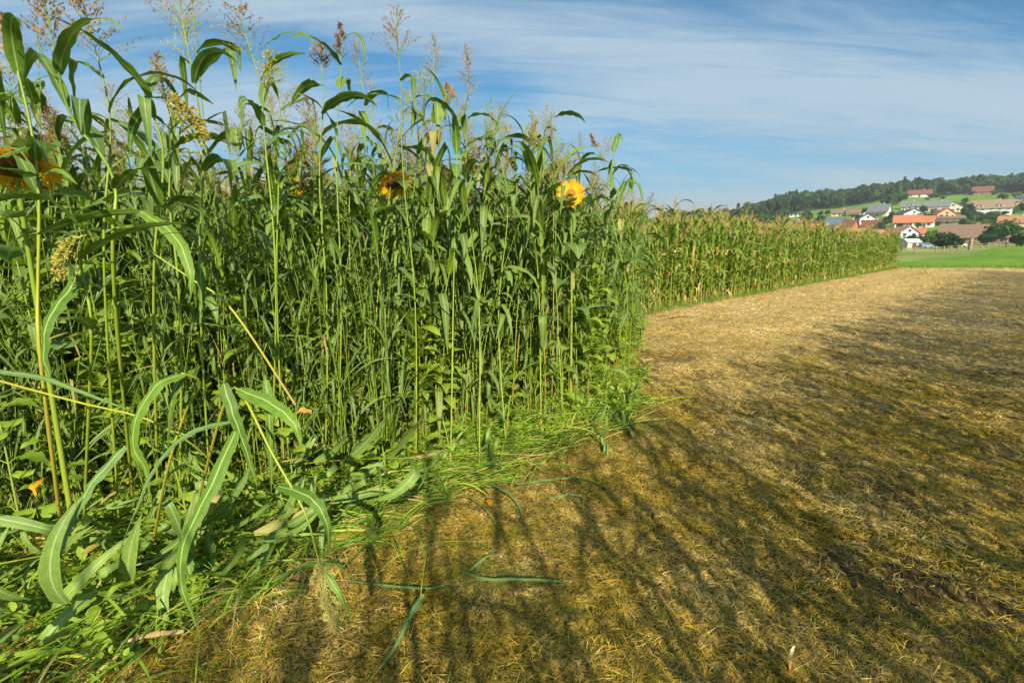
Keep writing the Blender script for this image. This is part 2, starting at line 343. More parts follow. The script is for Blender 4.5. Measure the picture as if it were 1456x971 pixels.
# ------------------------------------------------------------------ terrain
TY = np.array([60, 110, 180, 230, 290, 360, 440, 540, 680], float)
TX = np.array([600, 1000, 1150, 1300, 1456, 1900], float)
TPY = np.array([ # rows: distance, columns: image column whose bearing the slope is given for
    [371, 371, 371, 371, 371, 371], [360, 360, 360, 358, 351, 349], [352, 351, 350, 349, 346, 344],
    [350, 345, 338, 336, 334, 332], [349, 340, 325, 319, 314, 312], [349, 332, 308, 300, 294, 292],
    [349, 325, 300, 283, 277, 275], [348, 320, 293, 276, 268, 266], [348, 316, 287, 270, 261, 258]], float)
_v = (485-TPY)/F; TZ = CH + (_v*CP-SP)/(CP+_v*SP)*TY[:, None]; TZ[0] = 0.0
def tz(X, Y):
    X = np.asarray(X, float); Y = np.asarray(Y, float)
    colx = np.clip(728 + F*X/np.maximum(Y, 1)/CP, TX[0], TX[-1]); y = np.clip(Y, TY[0], TY[-1])
    i = np.clip(np.searchsorted(TX, colx, side='right')-1, 0, len(TX)-2); j = np.clip(np.searchsorted(TY, y, side='right')-1, 0, len(TY)-2)
    a = (colx-TX[i])/(TX[i+1]-TX[i]); b = (y-TY[j])/(TY[j+1]-TY[j]); a = a*a*(3-2*a)
    z = (TZ[j, i]*(1-a)+TZ[j, i+1]*a)*(1-b) + (TZ[j+1, i]*(1-a)+TZ[j+1, i+1]*a)*b
    z = np.where(Y > TY[-1], z*np.clip(1-(Y-TY[-1])/1500, -.2, 1), z)
    return np.where(Y < TY[0], 0.0, z)
def ground_at(px, py):
    """the point of the rising ground that image position (px, py) shows"""
    for Y in np.arange(100, 700, 1.0):
        p = P(px, py, Y)
        if tz(p[0], p[1]) >= p[2]: return p
    return P(px, py, 680)
Ys = np.concatenate([[-40, -10, 5, 20], np.geomspace(38, 900, 170), [1300, 2000, 3500, 6000]])
qs = np.linspace(-2.2, 2.4, 300)
YY, QQ = np.meshgrid(Ys, qs, indexing='ij'); XX = QQ*np.maximum(np.abs(YY), 60)
ZZ = tz(XX, YY) - .06
Zn = np.where(YY > 60, (fbm(XX/30, YY/30)-.5)*.8*np.clip((YY-60)/100, 0, 1), 0); ZZ = ZZ + Zn
colpx = 728 + F*XX/np.maximum(YY, 1)/CP
edge = np.interp(colpx, [1250, 1300, 1380, 1456, 1700], [52, 62, 78, 175, 178])
meadow = (YY < edge).astype(float)
forest_y = np.interp(colpx, [900, 1000, 1110, 1140, 1200, 1260, 1300, 1400, 1456], [330, 345, 400, 455, 470, 480, 500, 500, 440])
a = np.stack([meadow, (YY > 235)*1.0, (YY > forest_y)*1.0], -1).reshape(-1, 3)
ny, nx = YY.shape; idx = np.arange(ny*nx).reshape(ny, nx)
f = np.stack([idx[:-1, :-1], idx[:-1, 1:], idx[1:, 1:], idx[1:, :-1]], -1).reshape(-1, 4)
o = obj('ground', mesh('ground', (np.stack([XX, YY, ZZ], -1).reshape(-1, 3), f, a), terrain_mat())); tag(o, 'green meadow and hillside rising behind the fields', kind='structure')

SOIL = [(PG(1265, 712), .30, .20), (PG(1330, 850), .34, .12), (PG(1190, 800), .18, .08)]
def field_h(x, y):
    h = (fbm(x*1.1, y*1.1)-.5)*.07 + (fbm(x*4.5+9, y*4.5)-.5)*.075
    h += np.where(y < 14, (fbm(x*14, y*14+5, 3)-.5)*.06, 0)
    for c, rx, amp in SOIL:
        r2 = ((x-c[0])**2+(y-c[1])**2)/rx**2
        h += np.exp(-r2*1.5)*amp*.35*(vnoise(x*9, y*9)*1.2-.25)
    return h
Yf = np.concatenate([[-12, -6, -2, -.5], np.geomspace(.5, 39.8, 560)]); qf = np.linspace(-1.6, 1.75, 640)
YY, QQ = np.meshgrid(Yf, qf, indexing='ij'); XX = QQ*np.maximum(YY, 6)*np.where(YY < 6, 1, 1)
XX = np.where(YY < 6, QQ*(3.0+YY*.5), QQ*YY)
ZZ = field_h(XX, YY)*np.clip((41-YY)/6, 0, 1) + .0
so = np.zeros_like(XX)
for c, rx, amp in SOIL: so = np.maximum(so, np.exp(-(((XX-c[0])**2+(YY-c[1])**2)/rx**2))*.9*np.clip(vnoise(XX*5, YY*5)*1.8, .2, 1))
so = np.maximum(so, .5*np.clip((fbm(XX*.8+40, YY*.8)-.58)*6, 0, 1)*(YY < 12)*(XX > 1))
ny, nx = YY.shape; idx = np.arange(ny*nx).reshape(ny, nx)
f = np.stack([idx[:-1, :-1], idx[:-1, 1:], idx[1:, 1:], idx[1:, :-1]], -1).reshape(-1, 4)
o = obj('field', mesh('field', (np.stack([XX, YY, ZZ], -1).reshape(-1, 3), f, np.stack([so, so*0, so*0], -1).reshape(-1, 3)), field_mat())); tag(o, 'freshly mown strip of dry cut grass with bare earth', kind='structure')

# ------------------------------------------------------------------ outlines of the crops (front edges)
EDGE = np.array([(-9, .6), (-5.2, 1.7), (-2.5, 2.85), (-.72, 3.75), (1.0, 5.1), (1.75, 7.4), (2.7, 11.2)])
CORN_A, CORN_B = np.array([2.75, 12.0]), np.array([29.0, 39.2])
def on_edge(s):
    seg = np.linalg.norm(np.diff(EDGE, axis=0), axis=1); cs = np.concatenate([[0], np.cumsum(seg)])
    x = np.interp(s, cs, EDGE[:, 0]); y = np.interp(s, cs, EDGE[:, 1])
    i = np.clip(np.searchsorted(cs, s, side='right')-1, 0, len(seg)-1); d = (EDGE[i+1]-EDGE[i])/seg[i][..., None] if np.ndim(s) else (EDGE[i+1]-EDGE[i])/seg[i]
    return np.stack([x, y], -1), np.stack([-d[..., 1], d[..., 0]], -1)
EL = np.linalg.norm(np.diff(EDGE, axis=0), axis=1).sum()
ES = np.concatenate([[0], np.cumsum(np.linalg.norm(np.diff(EDGE, axis=0), axis=1))])

# ------------------------------------------------------------------ straw litter on the mown field
def inside_field(x, y):          # right of the stand's edge and of the corn's edge
    ex = np.interp(y, EDGE[:, 1], EDGE[:, 0]); cx = np.interp(y, [CORN_A[1], CORN_B[1]], [CORN_A[0]+.25, CORN_B[0]+.25])
    return np.where(y < 11.2, x > ex-.1, x > cx)
def scatter(n, y0, y1, qlo=-1.1, qhi=1.08, p=1.0):
    y = y0 + (y1-y0)*rng.random(n)**p; x = (qlo+(qhi-qlo)*rng.random(n))*(y+.35); k = inside_field(x, y); return x[k], y[k]
L = []
for n, y0, y1, l0, l1, w, p in ((150000, .9, 4.6, .015, .10, .0010, 1.0), (110000, 4.2, 10, .03, .12, .0018, 1.0), (60000, 9, 22, .05, .18, .0034, 1.0), (30000, 20, 39.5, .08, .25, .0065, 1.0)):
    x, y = scatter(n, y0, y1, p=p)
    keep = rng.random(len(x)) < np.clip(fbm(x*1.7+3, y*1.7)*2.2-.35, .15, 1); x, y = x[keep], y[keep]; n = len(x)
    z = field_h(x, y)*np.clip((41-y)/6, 0, 1)+.003+rng.random(n)*.006
    soil = np.zeros(n)
    for c, rx, amp in SOIL: soil = np.maximum(soil, np.exp(-(((x-c[0])**2+(y-c[1])**2)/rx**2)))
    keep = rng.random(n) > soil*.62; x, y, z = x[keep], y[keep], z[keep]; n = len(x)
    e0 = np.abs(rng.normal(0, R(20), n)); up = rng.random(n) < .07; e0 = np.where(up, rng.uniform(R(20), R(65), n), e0)
    yaw = rng.random(n)*2*np.pi
    rnd = np.clip(fbm(x*.9, y*.9+7)*1.7-.46+rng.normal(0, .22, n)+.03+np.clip((y-5)/28, 0, .30), 0, 1)
    L.append(blades(n, np.stack([x, y, z], 1), yaw, rng.uniform(l0, l1, n), w*rng.uniform(.6, 1.5, n), e0, e0*rng.uniform(.8, 2.6, n), 2, rnd, rng.uniform(-.7, .7, n)))
g = G(); [g.addg(x) for x in L]
tag(obj('straw_litter', mesh('straw_litter', g, M['straw'], smooth=False)), 'dry cut straw and hay scattered over the mown strip', 'straw', kind='stuff')
# short green regrowth in tufts
g = G(); nt_ = 0
cx, cy = scatter(2600, 1.0, 9.0)
for i in range(len(cx)):
    k = rng.integers(6, 18); x = cx[i]+rng.normal(0, .035, k); y = cy[i]+rng.normal(0, .035, k)
    g.addg(blades(k, np.stack([x, y, field_h(x, y)], 1), rng.random(k)*6.28, rng.uniform(.025, .09, k), np.full(k, .0013), rng.uniform(R(20), R(75), k), rng.uniform(0, R(60), k), 2, np.clip(rng.normal(.12, .08, k), 0, 1)))
tag(obj('stubble', mesh('stubble', g, M['straw'], smooth=False)), 'short olive green stubble tufts in the mown strip', 'stubble', kind='stuff')
x, y = scatter(1500, 6, 38, p=1.0); gg = []
for i in range(len(x)):
    k = rng.integers(10, 26); sz = rng.uniform(.03, .10)*(1+y[i]/25); w_ = .0016*(1+y[i]/7)
    px_ = x[i]+rng.normal(0, sz, k); py_ = y[i]+rng.normal(0, sz, k)
    gg.append(blades(k, np.stack([px_, py_, field_h(px_, py_)+rng.uniform(0, sz*.5, k)], 1), rng.random(k)*6.28, rng.uniform(.06, .16, k)*(1+y[i]/30), np.full(k, w_), rng.uniform(-.2, 1.0, k), rng.uniform(0, 1.4, k), 2, np.clip(rng.normal(rng.choice([.1, .3, .5]), .12, k), 0, 1)))
g = G(); [g.addg(q) for q in gg]
tag(obj('grass_clumps', mesh('grass_clumps', g, M['straw'], smooth=False)), 'olive brown clumps of cut grass dotted over the far strip', 'cut grass', kind='stuff')
# clods of bare earth
M['soil'] = plain('bare_soil', (.19, .13, .06), (.09, .062, .028), 30, .95, .1, .01)
ICO = None
def blob(r, seed, jit=.35, sub=1, sq=(1, 1, 1)):
    import bmesh
    bm = bmesh.new(); bmesh.ops.create_cube(bm, size=1.0); bmesh.ops.subdivide_edges(bm, edges=bm.edges[:], cuts=2**sub-1, use_grid_fill=True)
    v = np.array([w.co[:] for w in bm.verts]); f = np.array([[w.index for w in fc.verts] for fc in bm.faces]); bm.free()
    v = nrm(v); rr = np.random.default_rng(seed); v = v*(1+jit*(rr.random((len(v), 1))-.5))*np.array(sq)*r
    return v, f, np.tile([.5, .5, rr.random()], (len(v), 1))
g = G()
cl_ = [blob(1, s, .7, 1, (1, .8, .6)) for s in range(8)]
for c, rx, amp in SOIL:
    for i in range(int(260*rx)):
        x = c[0]+rng.normal(0, rx*.55); y = c[1]+rng.normal(0, rx*.5); g.addg(xf(cl_[i % 8], (x, y, float(field_h(np.array(x), np.array(y)))+.002), rng.random()*6, rng.uniform(.004, .022)))
tag(obj('soil_clods', mesh('soil_clods', g, M['soil'], smooth=False)), 'brown crumbled earth clods turned up in the mown strip', 'soil', kind='stuff')

# ------------------------------------------------------------------ sorghum
def panicle(g, gs, top, d, L, spread, rnd, n_wh=9, droop=.0, dense=1.0, size=1.0):
    """loose branched seed head: thin branches into g, spikelets into gs"""
    d = nrm(np.asarray(d, float)); ref = np.array([0, 0, 1.0]) if abs(d[2]) < .9 else np.array([1.0, 0, 0])
    A = nrm(np.cross(d, ref)); B = np.cross(d, A)
    ax = np.stack([top + d*L*t + np.array([0, 0, -droop*L*t*t]) for t in np.linspace(0, 1, 7)])
    tube(g, ax, np.linspace(.0026, .0010, 7)*size, 4, rnd)
    for k in range(n_wh):
        t = .08 + .88*k/(n_wh-1); p0 = ax[0]*0 + np.array([np.interp(t, np.linspace(0, 1, 7), ax[:, j]) for j in range(3)])
        bl = spread*L*(1-.72*t)*random.uniform(.75, 1.1)
        for j in range(random.randint(3, 5) if t < .8 else 3):
            th = random.random()*6.283; up = R(random.uniform(38, 66)); dr = math.cos(up)*(np.cos(th)*A+np.sin(th)*B)+math.sin(up)*d
            q = np.stack([p0 + dr*bl*s - np.array([0, 0, 1])*bl*(.16+droop)*s*s for s in (0, .35, .7, 1.0)])
            tube(g, q, np.array([.0009, .0008, .0006, .0005])*size, 3, rnd, False)
            ns = int(8*dense)
            for s in np.linspace(.28, 1.0, ns):
                c = np.array([np.interp(s, (0, .35, .7, 1.0), q[:, m]) for m in range(3)]) + np.random.default_rng(random.randrange(10**9)).normal(0, .004, 3)
                l = random.uniform(.0045, .0085)*size; w = l*.33; e = nrm(dr + np.random.default_rng(random.randrange(10**9)).normal(0, .5, 3))
                s1 = nrm(np.cross(e, [.3, .5, .8])); s2 = np.cross(e, s1); r_ = random.random()
                for ss in (s1, s2): gs.add([c-e*l, c-ss*w, c+e*l, c+ss*w], [[0, 1, 2, 3]], [[.5, .5, (rnd*.5+r_*.5)]]*4)
def sorghum_variant(seed, H=2.35, nl=8, head=True, low=.45, lwk=1.0):
    random.seed(seed); gst, gl, gp, gs = G(), G(), G(), G()
    lean = random.uniform(.02, .16); laz = random.random()*6.28
    zs = np.linspace(0, H, 15); bx = lean*H*(zs/H)**2+.012*np.sin(zs*random.uniform(2, 5)+laz)
    ax = np.stack([bx*math.cos(laz), bx*math.sin(laz), zs], 1)
    at = lambda z: np.array([np.interp(z, zs, ax[:, i]) for i in range(3)])
    az = random.random()*6.28; hs = [low+(H-low-.08)*(max(0, (i+random.uniform(-.2, .2))/(nl-1)))**.78 for i in range(nl)]
    r0 = random.uniform(.0038, .0062); rz = [0]; rr = [r0*1.15]
    for h in sorted(hs):
        rz += [h-.13, h-.125, h-.118]; f_ = 1-.45*h/H; rr += [r0*f_, r0*f_*1.35, r0*f_*1.12]
    rz.append(H); rr.append(r0*.5); o_ = np.argsort(rz); zz_ = np.clip(np.array(rz)[o_], 0, H); rr_ = np.array(rr)[o_]
    zz_ = np.maximum.accumulate(zz_+np.arange(len(zz_))*1e-4)
    tube(gst, np.stack([at(z) for z in zz_]), rr_, 6, random.random())
    for i, h in enumerate(hs):
        az += math.pi + random.uniform(-.5, .5); top = h/H
        Lf = random.uniform(.36, .72)*(1-.3*abs(top-.5)); w = random.uniform(.019, .041)*lwk
        k = None
        if random.random() < .55: k = (random.uniform(.25, .65), R(random.uniform(40, 125)))
        leaf(gl, at(h), az, R(random.uniform(25, 80)), R(random.uniform(30, 150)), Lf, w, random.random()*.6+.2*(1-top), 10, k, random.uniform(-1.2, 1.2), drift=random.uniform(-.5, .5), wave=.2)
    if head: panicle(gp, gs, at(H), [lean*math.cos(laz)*2, lean*math.sin(laz)*2, 1], random.uniform(.22, .36), random.uniform(.5, .85), random.random(), droop=random.uniform(0, .12), size=1.05)
    else: # unopened flag: upright rolled leaves
        for k in range(2): leaf(gl, at(H-.02), az+k*2.4, R(84), R(random.uniform(10, 120)), random.uniform(.22, .36), .012, random.random(), 8, None, .5)
    return dict(stem=gst, leaf=gl, rachis=gp, spike=gs, H=H)
SV = [sorghum_variant(100+i, H=[2.45, 2.25, 2.6, 2.4, 2.15, 2.5, 2.3, 2.65, 2.0, 2.4, 2.3, 2.1][i], nl=random.choice([9, 10, 11, 12]), head=(i % 4 != 1)) for i in range(12)]
for i, s in enumerate(SV):
    sm = M['stem_y'] if i % 3 == 0 else M['stem']; pm = M['spike_y'] if i % 4 == 2 else M['spike']
    s['me'] = [('stem', mesh('sorghum_stem', s['stem'], sm)), ('foliage', mesh('sorghum_foliage', s['leaf'], M['sorg']))]
    if s['spike'].n:
        a1, a2 = s['rachis'].arr(), s['spike'].arr(); gg = G(); gg.addg(a1); gg.addg(a2)
        s['me'].append(('seed_head', mesh('sorghum_head', gg, [M['stem'], pm], fm=[0]*len(a1[1])+[1]*len(a2[1]))))
def plant(name, parts, loc, rz, s, tilt, label, cat, group=None):
    m = Matrix.Rotation(tilt[0], 4, Vector((-math.sin(tilt[1]), math.cos(tilt[1]), 0))) @ Matrix.Rotation(rz, 4, 'Z')
    r = empty(name, loc, label, cat, group); r.rotation_euler = m.to_euler(); r.scale = (s, s, s)
    for nm, me in parts: obj(nm, me, r)
    return r
SIGHT = [(P(812, 276, 4.75), .030), (P(561, 257, 3.75), .020), (P(26, 236, 2.05), .02)]
def hides(x, y): return any(abs(x/y-c[0]/c[1]) < w_ and y < c[1]+.1 for c, w_ in SIGHT)
random.seed(11)
def stand_point(dmin=0, dmax=3.0, smin=0.9, smax=None, p=1.5):
    s = random.uniform(smin, smax or EL-.3); d = dmin + (dmax-dmin)*random.random()**p
    (e, n_) = on_edge(s); return e + n_*d + np.array([random.gauss(0, .04), random.gauss(0, .04)]), s, d
S0 = ES[1]-.2
cnt = 0; used_pts = []
while cnt < 290:
    p, s, d = stand_point(.05, 2.6, S0, ES[5]+1.0, 1.9)
    if any((p[0]-q[0])**2+(p[1]-q[1])**2 < .006 for q in used_pts): continue
    if hides(p[0], p[1]) and d < 1.0: continue
    used_pts.append(p); v = random.randrange(12)
    sc_ = random.uniform(.88, 1.08)
    if s > ES[4]-.35: sc_ *= .86
    plant('sorghum_plant', SV[v]['me'], (p[0], p[1], -.02), random.random()*6.28, sc_, (abs(random.gauss(0, .11)), random.random()*6.28),
          'slender green sorghum plant with arching leaves standing in the dense tall crop', 'sorghum', 'sorghum plants standing in the tall crop')
    cnt += 1
# the deeper rows nobody could count
def merged(name, pts, variants, keys, mat, kinds=None):
    g = G()
    for (x, y, s, rz, v) in pts:
        for k in keys: g.addg(xf(variants[v][k], (x, y, -.02), rz, s, rnd=None))
    return g
def stuff_plants(name, pts, variants, label, cat, keymats):
    gs = []; fm = []; g = G(); mats = []
    for k, m in keymats:
        mats.append(m)
        for (x, y, s, rz, v) in pts:
            a = variants[v][k].arr()
            if len(a[0]): g.addg(xf(a, (x, y, -.02), rz, s)); fm += [len(mats)-1]*len(a[1])
    return tag(obj(name, mesh(name, g, mats, fm=fm)), label, cat, kind='stuff')
pts = []
for i in range(480):
    p, s, d = stand_point(.6, 3.8, S0, EL, 1.2); pts.append((p[0], p[1], random.uniform(.85, 1.05), random.random()*6.28, random.randrange(12)))
stuff_plants('sorghum_thicket', pts, SV, 'dense dark mass of sorghum in the depth of the tall crop', 'sorghum', [('stem', M['stem']), ('leaf', M['sorg']), ('rachis', M['stem']), ('spike', M['spike'])])

def tiller(seed):
    random.seed(seed); gst, gl = G(), G()
    for k in range(5):
        H = random.uniform(.7, 1.9); a = random.random()*6.28; le = random.uniform(.03, .25); b = np.array([random.gauss(0, .05), random.gauss(0, .05), 0]); zs = np.linspace(0, 1, 8)
        ax = b + np.stack([le*H*zs**2*math.cos(a), le*H*zs**2*math.sin(a), zs*H], 1); tube(gst, ax, np.linspace(.0036, .0018, 8), 4, random.random())
        for j in range(7):
            t = .15+.85*j/6; p = ax[int(t*7)]; kk = (random.uniform(.3, .6), R(random.uniform(50, 130))) if random.random() < .6 else None
            leaf(gl, p, random.random()*6.28, R(random.uniform(50, 85)), R(random.uniform(20, 150)), random.uniform(.25, .55), random.uniform(.006, .015), random.random(), 8, kk, random.uniform(-1, 1), wave=.1)
    return dict(stem=gst, leaf=gl)
TLV = [tiller(900+i) for i in range(8)]
random.seed(13); pts = []
for i in range(560):
    p, s, d = stand_point(.02, 1.6, S0, EL, 1.1) if i < 380 else stand_point(-.25, 1.0, S0, ES[3], 1.0)
    if s > ES[4]-.5 and random.random() < .62: continue
    pts.append((p[0], p[1], random.uniform(.75, 1.1)*(1 if s > ES[2] else .9), random.random()*6.28, random.randrange(8)))
stuff_plants('young_sorghum', pts, TLV, 'tangle of thin young sorghum shoots filling the foot of the tall crop', 'sorghum', [('stem', M['stem']), ('leaf', M['sorg'])])

# ------------------------------------------------------------------ leafy weeds between the stalks
def weed_variant(seed, H):
    random.seed(seed); gst, gl = G(), G(); lean = random.uniform(.0, .18); laz = random.random()*6.28
    zs = np.linspace(0, H, 9); ax = np.stack([lean*zs*zs/H*math.cos(laz), lean*zs*zs/H*math.sin(laz), zs], 1)
    tube(gst, ax, np.linspace(.006, .002, 9), 6, random.random()); az = random.random()*3
    at = lambda z: np.array([np.interp(z, zs, ax[:, i]) for i in range(3)])
    z = H*.15
    while z < H:
        t = z/H; L_ = (.12+.10*math.sin(math.pi*min(1, t*1.05)))*random.uniform(.75, 1.25)
        for k in range(2):
            if random.random() < .92: leaf(gl, at(z), az+k*math.pi+random.uniform(-.2, .2), R(random.uniform(15, 50)), R(random.uniform(30, 100)), L_, L_*random.uniform(.12, .21), random.random()*.97, 6, None, random.uniform(-1.1, 1.1), 'lance', fold=.3)
            if .3 < t < .9 and random.random() < .55:
                a2 = az+k*math.pi; bl = random.uniform(.12, .4)*(1.2-t); q, _ = arc_path(at(z), a2, R(40), R(-30), bl, 5); tube(gst, q, np.linspace(.003, .0015, 5), 4, .5)
                for m in range(int(bl/.045)):
                    b = q[0]+(q[-1]-q[0])*(.2+.8*m/max(1, int(bl/.045)))
                    for kk in range(2): leaf(gl, b, a2+1.57+kk*3.14+random.uniform(-.5, .5), R(random.uniform(15, 55)), R(random.uniform(20, 90)), L_*.62, L_*.11, random.random()*.97, 5, None, random.uniform(-.6, .6), 'lance')
        az += 1.57; z += random.uniform(.055, .085)
    for k in range(5): leaf(gl, at(H), k*1.3, R(60), R(40), .07, .012, random.random()*.9, 5, None, 0, 'lance')
    return dict(stem=gst, leaf=gl)
WV = [weed_variant(200+i, H) for i, H in enumerate([1.3, 1.55, 1.8, 1.05, 1.45, .8, 1.65, .6])]
for w in WV: w['me'] = [('stem', mesh('weed_stem', w['stem'], M['weedstem'])), ('foliage', mesh('weed_foliage', w['leaf'], M['weed']))]
random.seed(12)
for i in range(280):
    left = random.random() < .78
    p, s, d = stand_point(.0, 1.6, S0, ES[3]-.4 if left else ES[5]+.8, 1.2)
    v = random.randrange(8) if left else random.choice([3, 5, 5, 7, 7, 7])
    if d < .25: v = random.choice([3, 5, 7, 0, 4])
    plant('leafy_weed', WV[v]['me'], (p[0], p[1], -.02), random.random()*6.28, random.uniform(.85, 1.2), (abs(random.gauss(0, .08)), random.random()*6.28),
          'bright green weed with narrow opposite leaves growing between the sorghum stalks', 'weed', 'leafy weeds between the sorghum stalks')

# ------------------------------------------------------------------ sunflowers
def flower(parent, c, facing, r, petal_n=30, disc='disc', rr=.36, cup=.15):
    fz = nrm(np.asarray(facing, float)); A = nrm(np.cross(fz, [0.1, 0, 1.0])); B = np.cross(fz, A)
    gd = G(); n = 9
    for k in range(n):                                   # domed disc, rings of quads
        pass
    th = np.linspace(0, 2*np.pi, 25)[:-1]; rs = np.linspace(.02, 1, n)*r*rr
    V = []; at = []
    for k, q in enumerate(rs):
        for t in th: V.append(c + q*(np.cos(t)*A+np.sin(t)*B) + fz*(.02+.10*r*(1-(q/(r*rr))**2)+random.uniform(-.002, .002))); at.append([.5, k/(n-1), .5])
    f_ = [[k*24+i, k*24+(i+1) % 24, (k+1)*24+(i+1) % 24, (k+1)*24+i] for k in range(n-1) for i in range(24)]
    gd.add(V, f_, at)
    head = obj('flower_head', mesh('flower_disc', gd, M[disc]), parent)
    gp = G()
    for lay in range(2):
        for k in range(petal_n):
            t = (k+.5*lay+random.uniform(-.25, .25))/petal_n*2*np.pi; d = np.cos(t)*A+np.sin(t)*B; L_ = r*(1-rr*.85)*random.uniform(.8, 1.1)
            n_ = 6; s = np.arange(n_)/(n_-1); bow = random.uniform(-.1, .28)+cup
            Pn = c + d*(r*rr*.85) + d*L_*s[:, None] + fz*((.012-lay*.006) + L_*bow*(s**1.6))[:, None]
            w = L_*random.uniform(.10, .145)*np.array([.45, .9, 1, .95, .65, .08])
            S = np.tile(np.cross(d, fz), (n_, 1)) + fz*random.uniform(-.4, .4); ribbon(gp, Pn, S, w, random.random(), .3)
    obj('petals', mesh('flower_petals', gp, M['petal']), head)
    gb = G()
    for k in range(18):
        t = k/18*6.283; d = np.cos(t)*A+np.sin(t)*B; s = np.arange(5)/4
        Pn = c + d*(r*.12) - fz*.008 + d*(r*.5)*s[:, None] - fz*(.02*(s-s**2))[:, None]; ribbon(gb, Pn, np.tile(np.cross(d, fz), (5, 1)), r*.10*np.array([.9, 1, .9, .6, .05]), random.random()*.8, .2)
    obj('sepals', mesh('sepals', gb, M['sunleaf']), head); return head
def heart(g, base, az, L, w, rnd, e0=R(30), bend=R(80), pet=.10):
    q, _ = arc_path(base, az, R(45), R(20), pet, 4); tube(g, q, .0028, 4, .5, False)
    # broad leaf of five strips would be ideal; two wide halves with a fold read as one blade
    leaf(g, q[-1], az, e0, bend, L, w, rnd, 9, None, random.uniform(-.3, .3), 'heart', fold=.18, wave=.16)
def sunflower(loc, H, top, facing, r, label, disc='disc', nl=9, hs=(.35, .95), petal_n=30, rr=.36, seed=1, cup=.15, lsize=1.0, sr=.010):
    random.seed(seed); root = empty('sunflower', loc, label, 'sunflower', 'sunflowers among the sorghum')
    top = np.asarray(top)-np.asarray(loc); back = -nrm(np.asarray(facing, float))
    zs = np.linspace(0, 1, 12)[:, None]; k0 = np.array([0, 0, 0.]); k1 = np.array([top[0]*.2, top[1]*.2, top[2]*.6]); k2 = top+back*.07+np.array([0, 0, .02]); k3 = top
    Pn = (1-zs)**3*k0+3*(1-zs)**2*zs*k1+3*(1-zs)*zs**2*(k2+back*.05)+zs**3*k3
    g = G(); tube(g, Pn, np.linspace(sr*1.3, sr*.7, 12), 6, .5); obj('stem', mesh('sunflower_stem', g, M['stem']), root)
    for i in range(nl):
        t = hs[0]+(hs[1]-hs[0])*i/(nl-1); b = np.array([np.interp(t, zs[:, 0], Pn[:, k]) for k in range(3)])
        g = G(); L_ = random.uniform(.15, .21)*lsize*(1.1-.5*abs(t-.6)); heart(g, b, i*2.4+seed, L_, L_*random.uniform(.36, .46), random.random()*.9, R(random.uniform(0, 30)), R(random.uniform(40, 95)))
        obj('leaf', mesh('sunflower_leaf', g, M['sunleaf']), root)
    flower(root, top, facing, r, petal_n, disc, rr, cup); return root
p = P(812, 276, 4.75); sunflower((p[0]+.05, p[1]+.10, 0), 2, p, (-.12, -1, .22), .128, 'open yellow sunflower facing the camera near the right end of the tall crop', seed=3, nl=14, hs=(.25, .86), lsize=1.15, petal_n=38)
p = P(561, 257, 3.75); sunflower((p[0]-.05, p[1]+.12, 0), 2, p, (.25, -.55, -.62), .125, 'sunflower with a dark hanging face half hidden by stalks in the middle of the crop', 'discdark', seed=5, nl=12, rr=.5, cup=.35)
p = P(22, 232, 2.05); sunflower((p[0]-.25, p[1]+.25, 0), 1.9, p, (.35, -.35, -.95), .145, 'large orange yellow sunflower head tilted down at the left edge behind a pale stalk', 'discdark', seed=8, nl=10, rr=.48, cup=.25)
p = P(424, 263, 3.9); sunflower((p[0], p[1]+.1, 0), 1.9, p, (.8, -.5, -.1), .075, 'small withering sunflower deep among the stalks left of the middle', 'discdark', seed=9, nl=7, petal_n=12, rr=.5)

# broad sunflower-like leaves low at the left edge and below the open sunflower
def broad_plant(loc, H, n, seed, label, group=None, size=.13):
    random.seed(seed); root = empty('broad_leaved_plant', loc, label, 'weed', group)
    g = G(); lean = random.uniform(-.15, .15); Pn = np.stack([[lean*t*t*H, 0, t*H] for t in np.linspace(0, 1, 8)]); tube(g, Pn, np.linspace(.007, .003, 8), 6, .5); obj('stem', mesh('stem', g, M['weedstem']), root)
    for i in range(n):
        t = .25+.75*i/(n-1); g = G(); L_ = size*random.uniform(.7, 1.2); heart(g, Pn[min(7, int(t*7))], i*2.4+random.random(), L_, L_*random.uniform(.42, .52), random.random()*.95, R(random.uniform(-10, 30)), R(random.uniform(20, 70)), .06)
        obj('leaf', mesh('broad_leaf', g, M['cover']), root)
    return root
for k, (px, py, H, n, lb) in enumerate([
    (40, 800, .95, 10, 'broad lobed leaf plant at the left edge beneath the tall crop'), (10, 760, 1.05, 9, 'broad leaved plant cut by the left edge below the large sunflower'),
    (95, 780, .6, 8, 'low broad leaved plant beside the yellowed leaf near the left edge'), (270, 760, .55, 8, 'low broad leaved plant behind the broken sorghum stalk'),
    (420, 720, .5, 8, 'low broad leaved plant at the foot of the crop left of the middle'), (550, 690, .32, 8, 'small broad leaved plant with pale leaves at the crop foot near the middle'),
    (720, 630, .55, 9, 'broad leaved plant at the crop foot right of the middle'), (800, 590, .7, 10, 'broad leaved plant under the open sunflower'), (860, 560, .5, 9, 'broad leaved plant at the right corner of the tall crop'),
    (640, 660, .35, 8, 'low broad leaved plant beside thin stalks near the middle')]):
    q = PG(px, py); broad_plant((q[0], q[1], 0), H, n, 40+k, lb, size=.11)

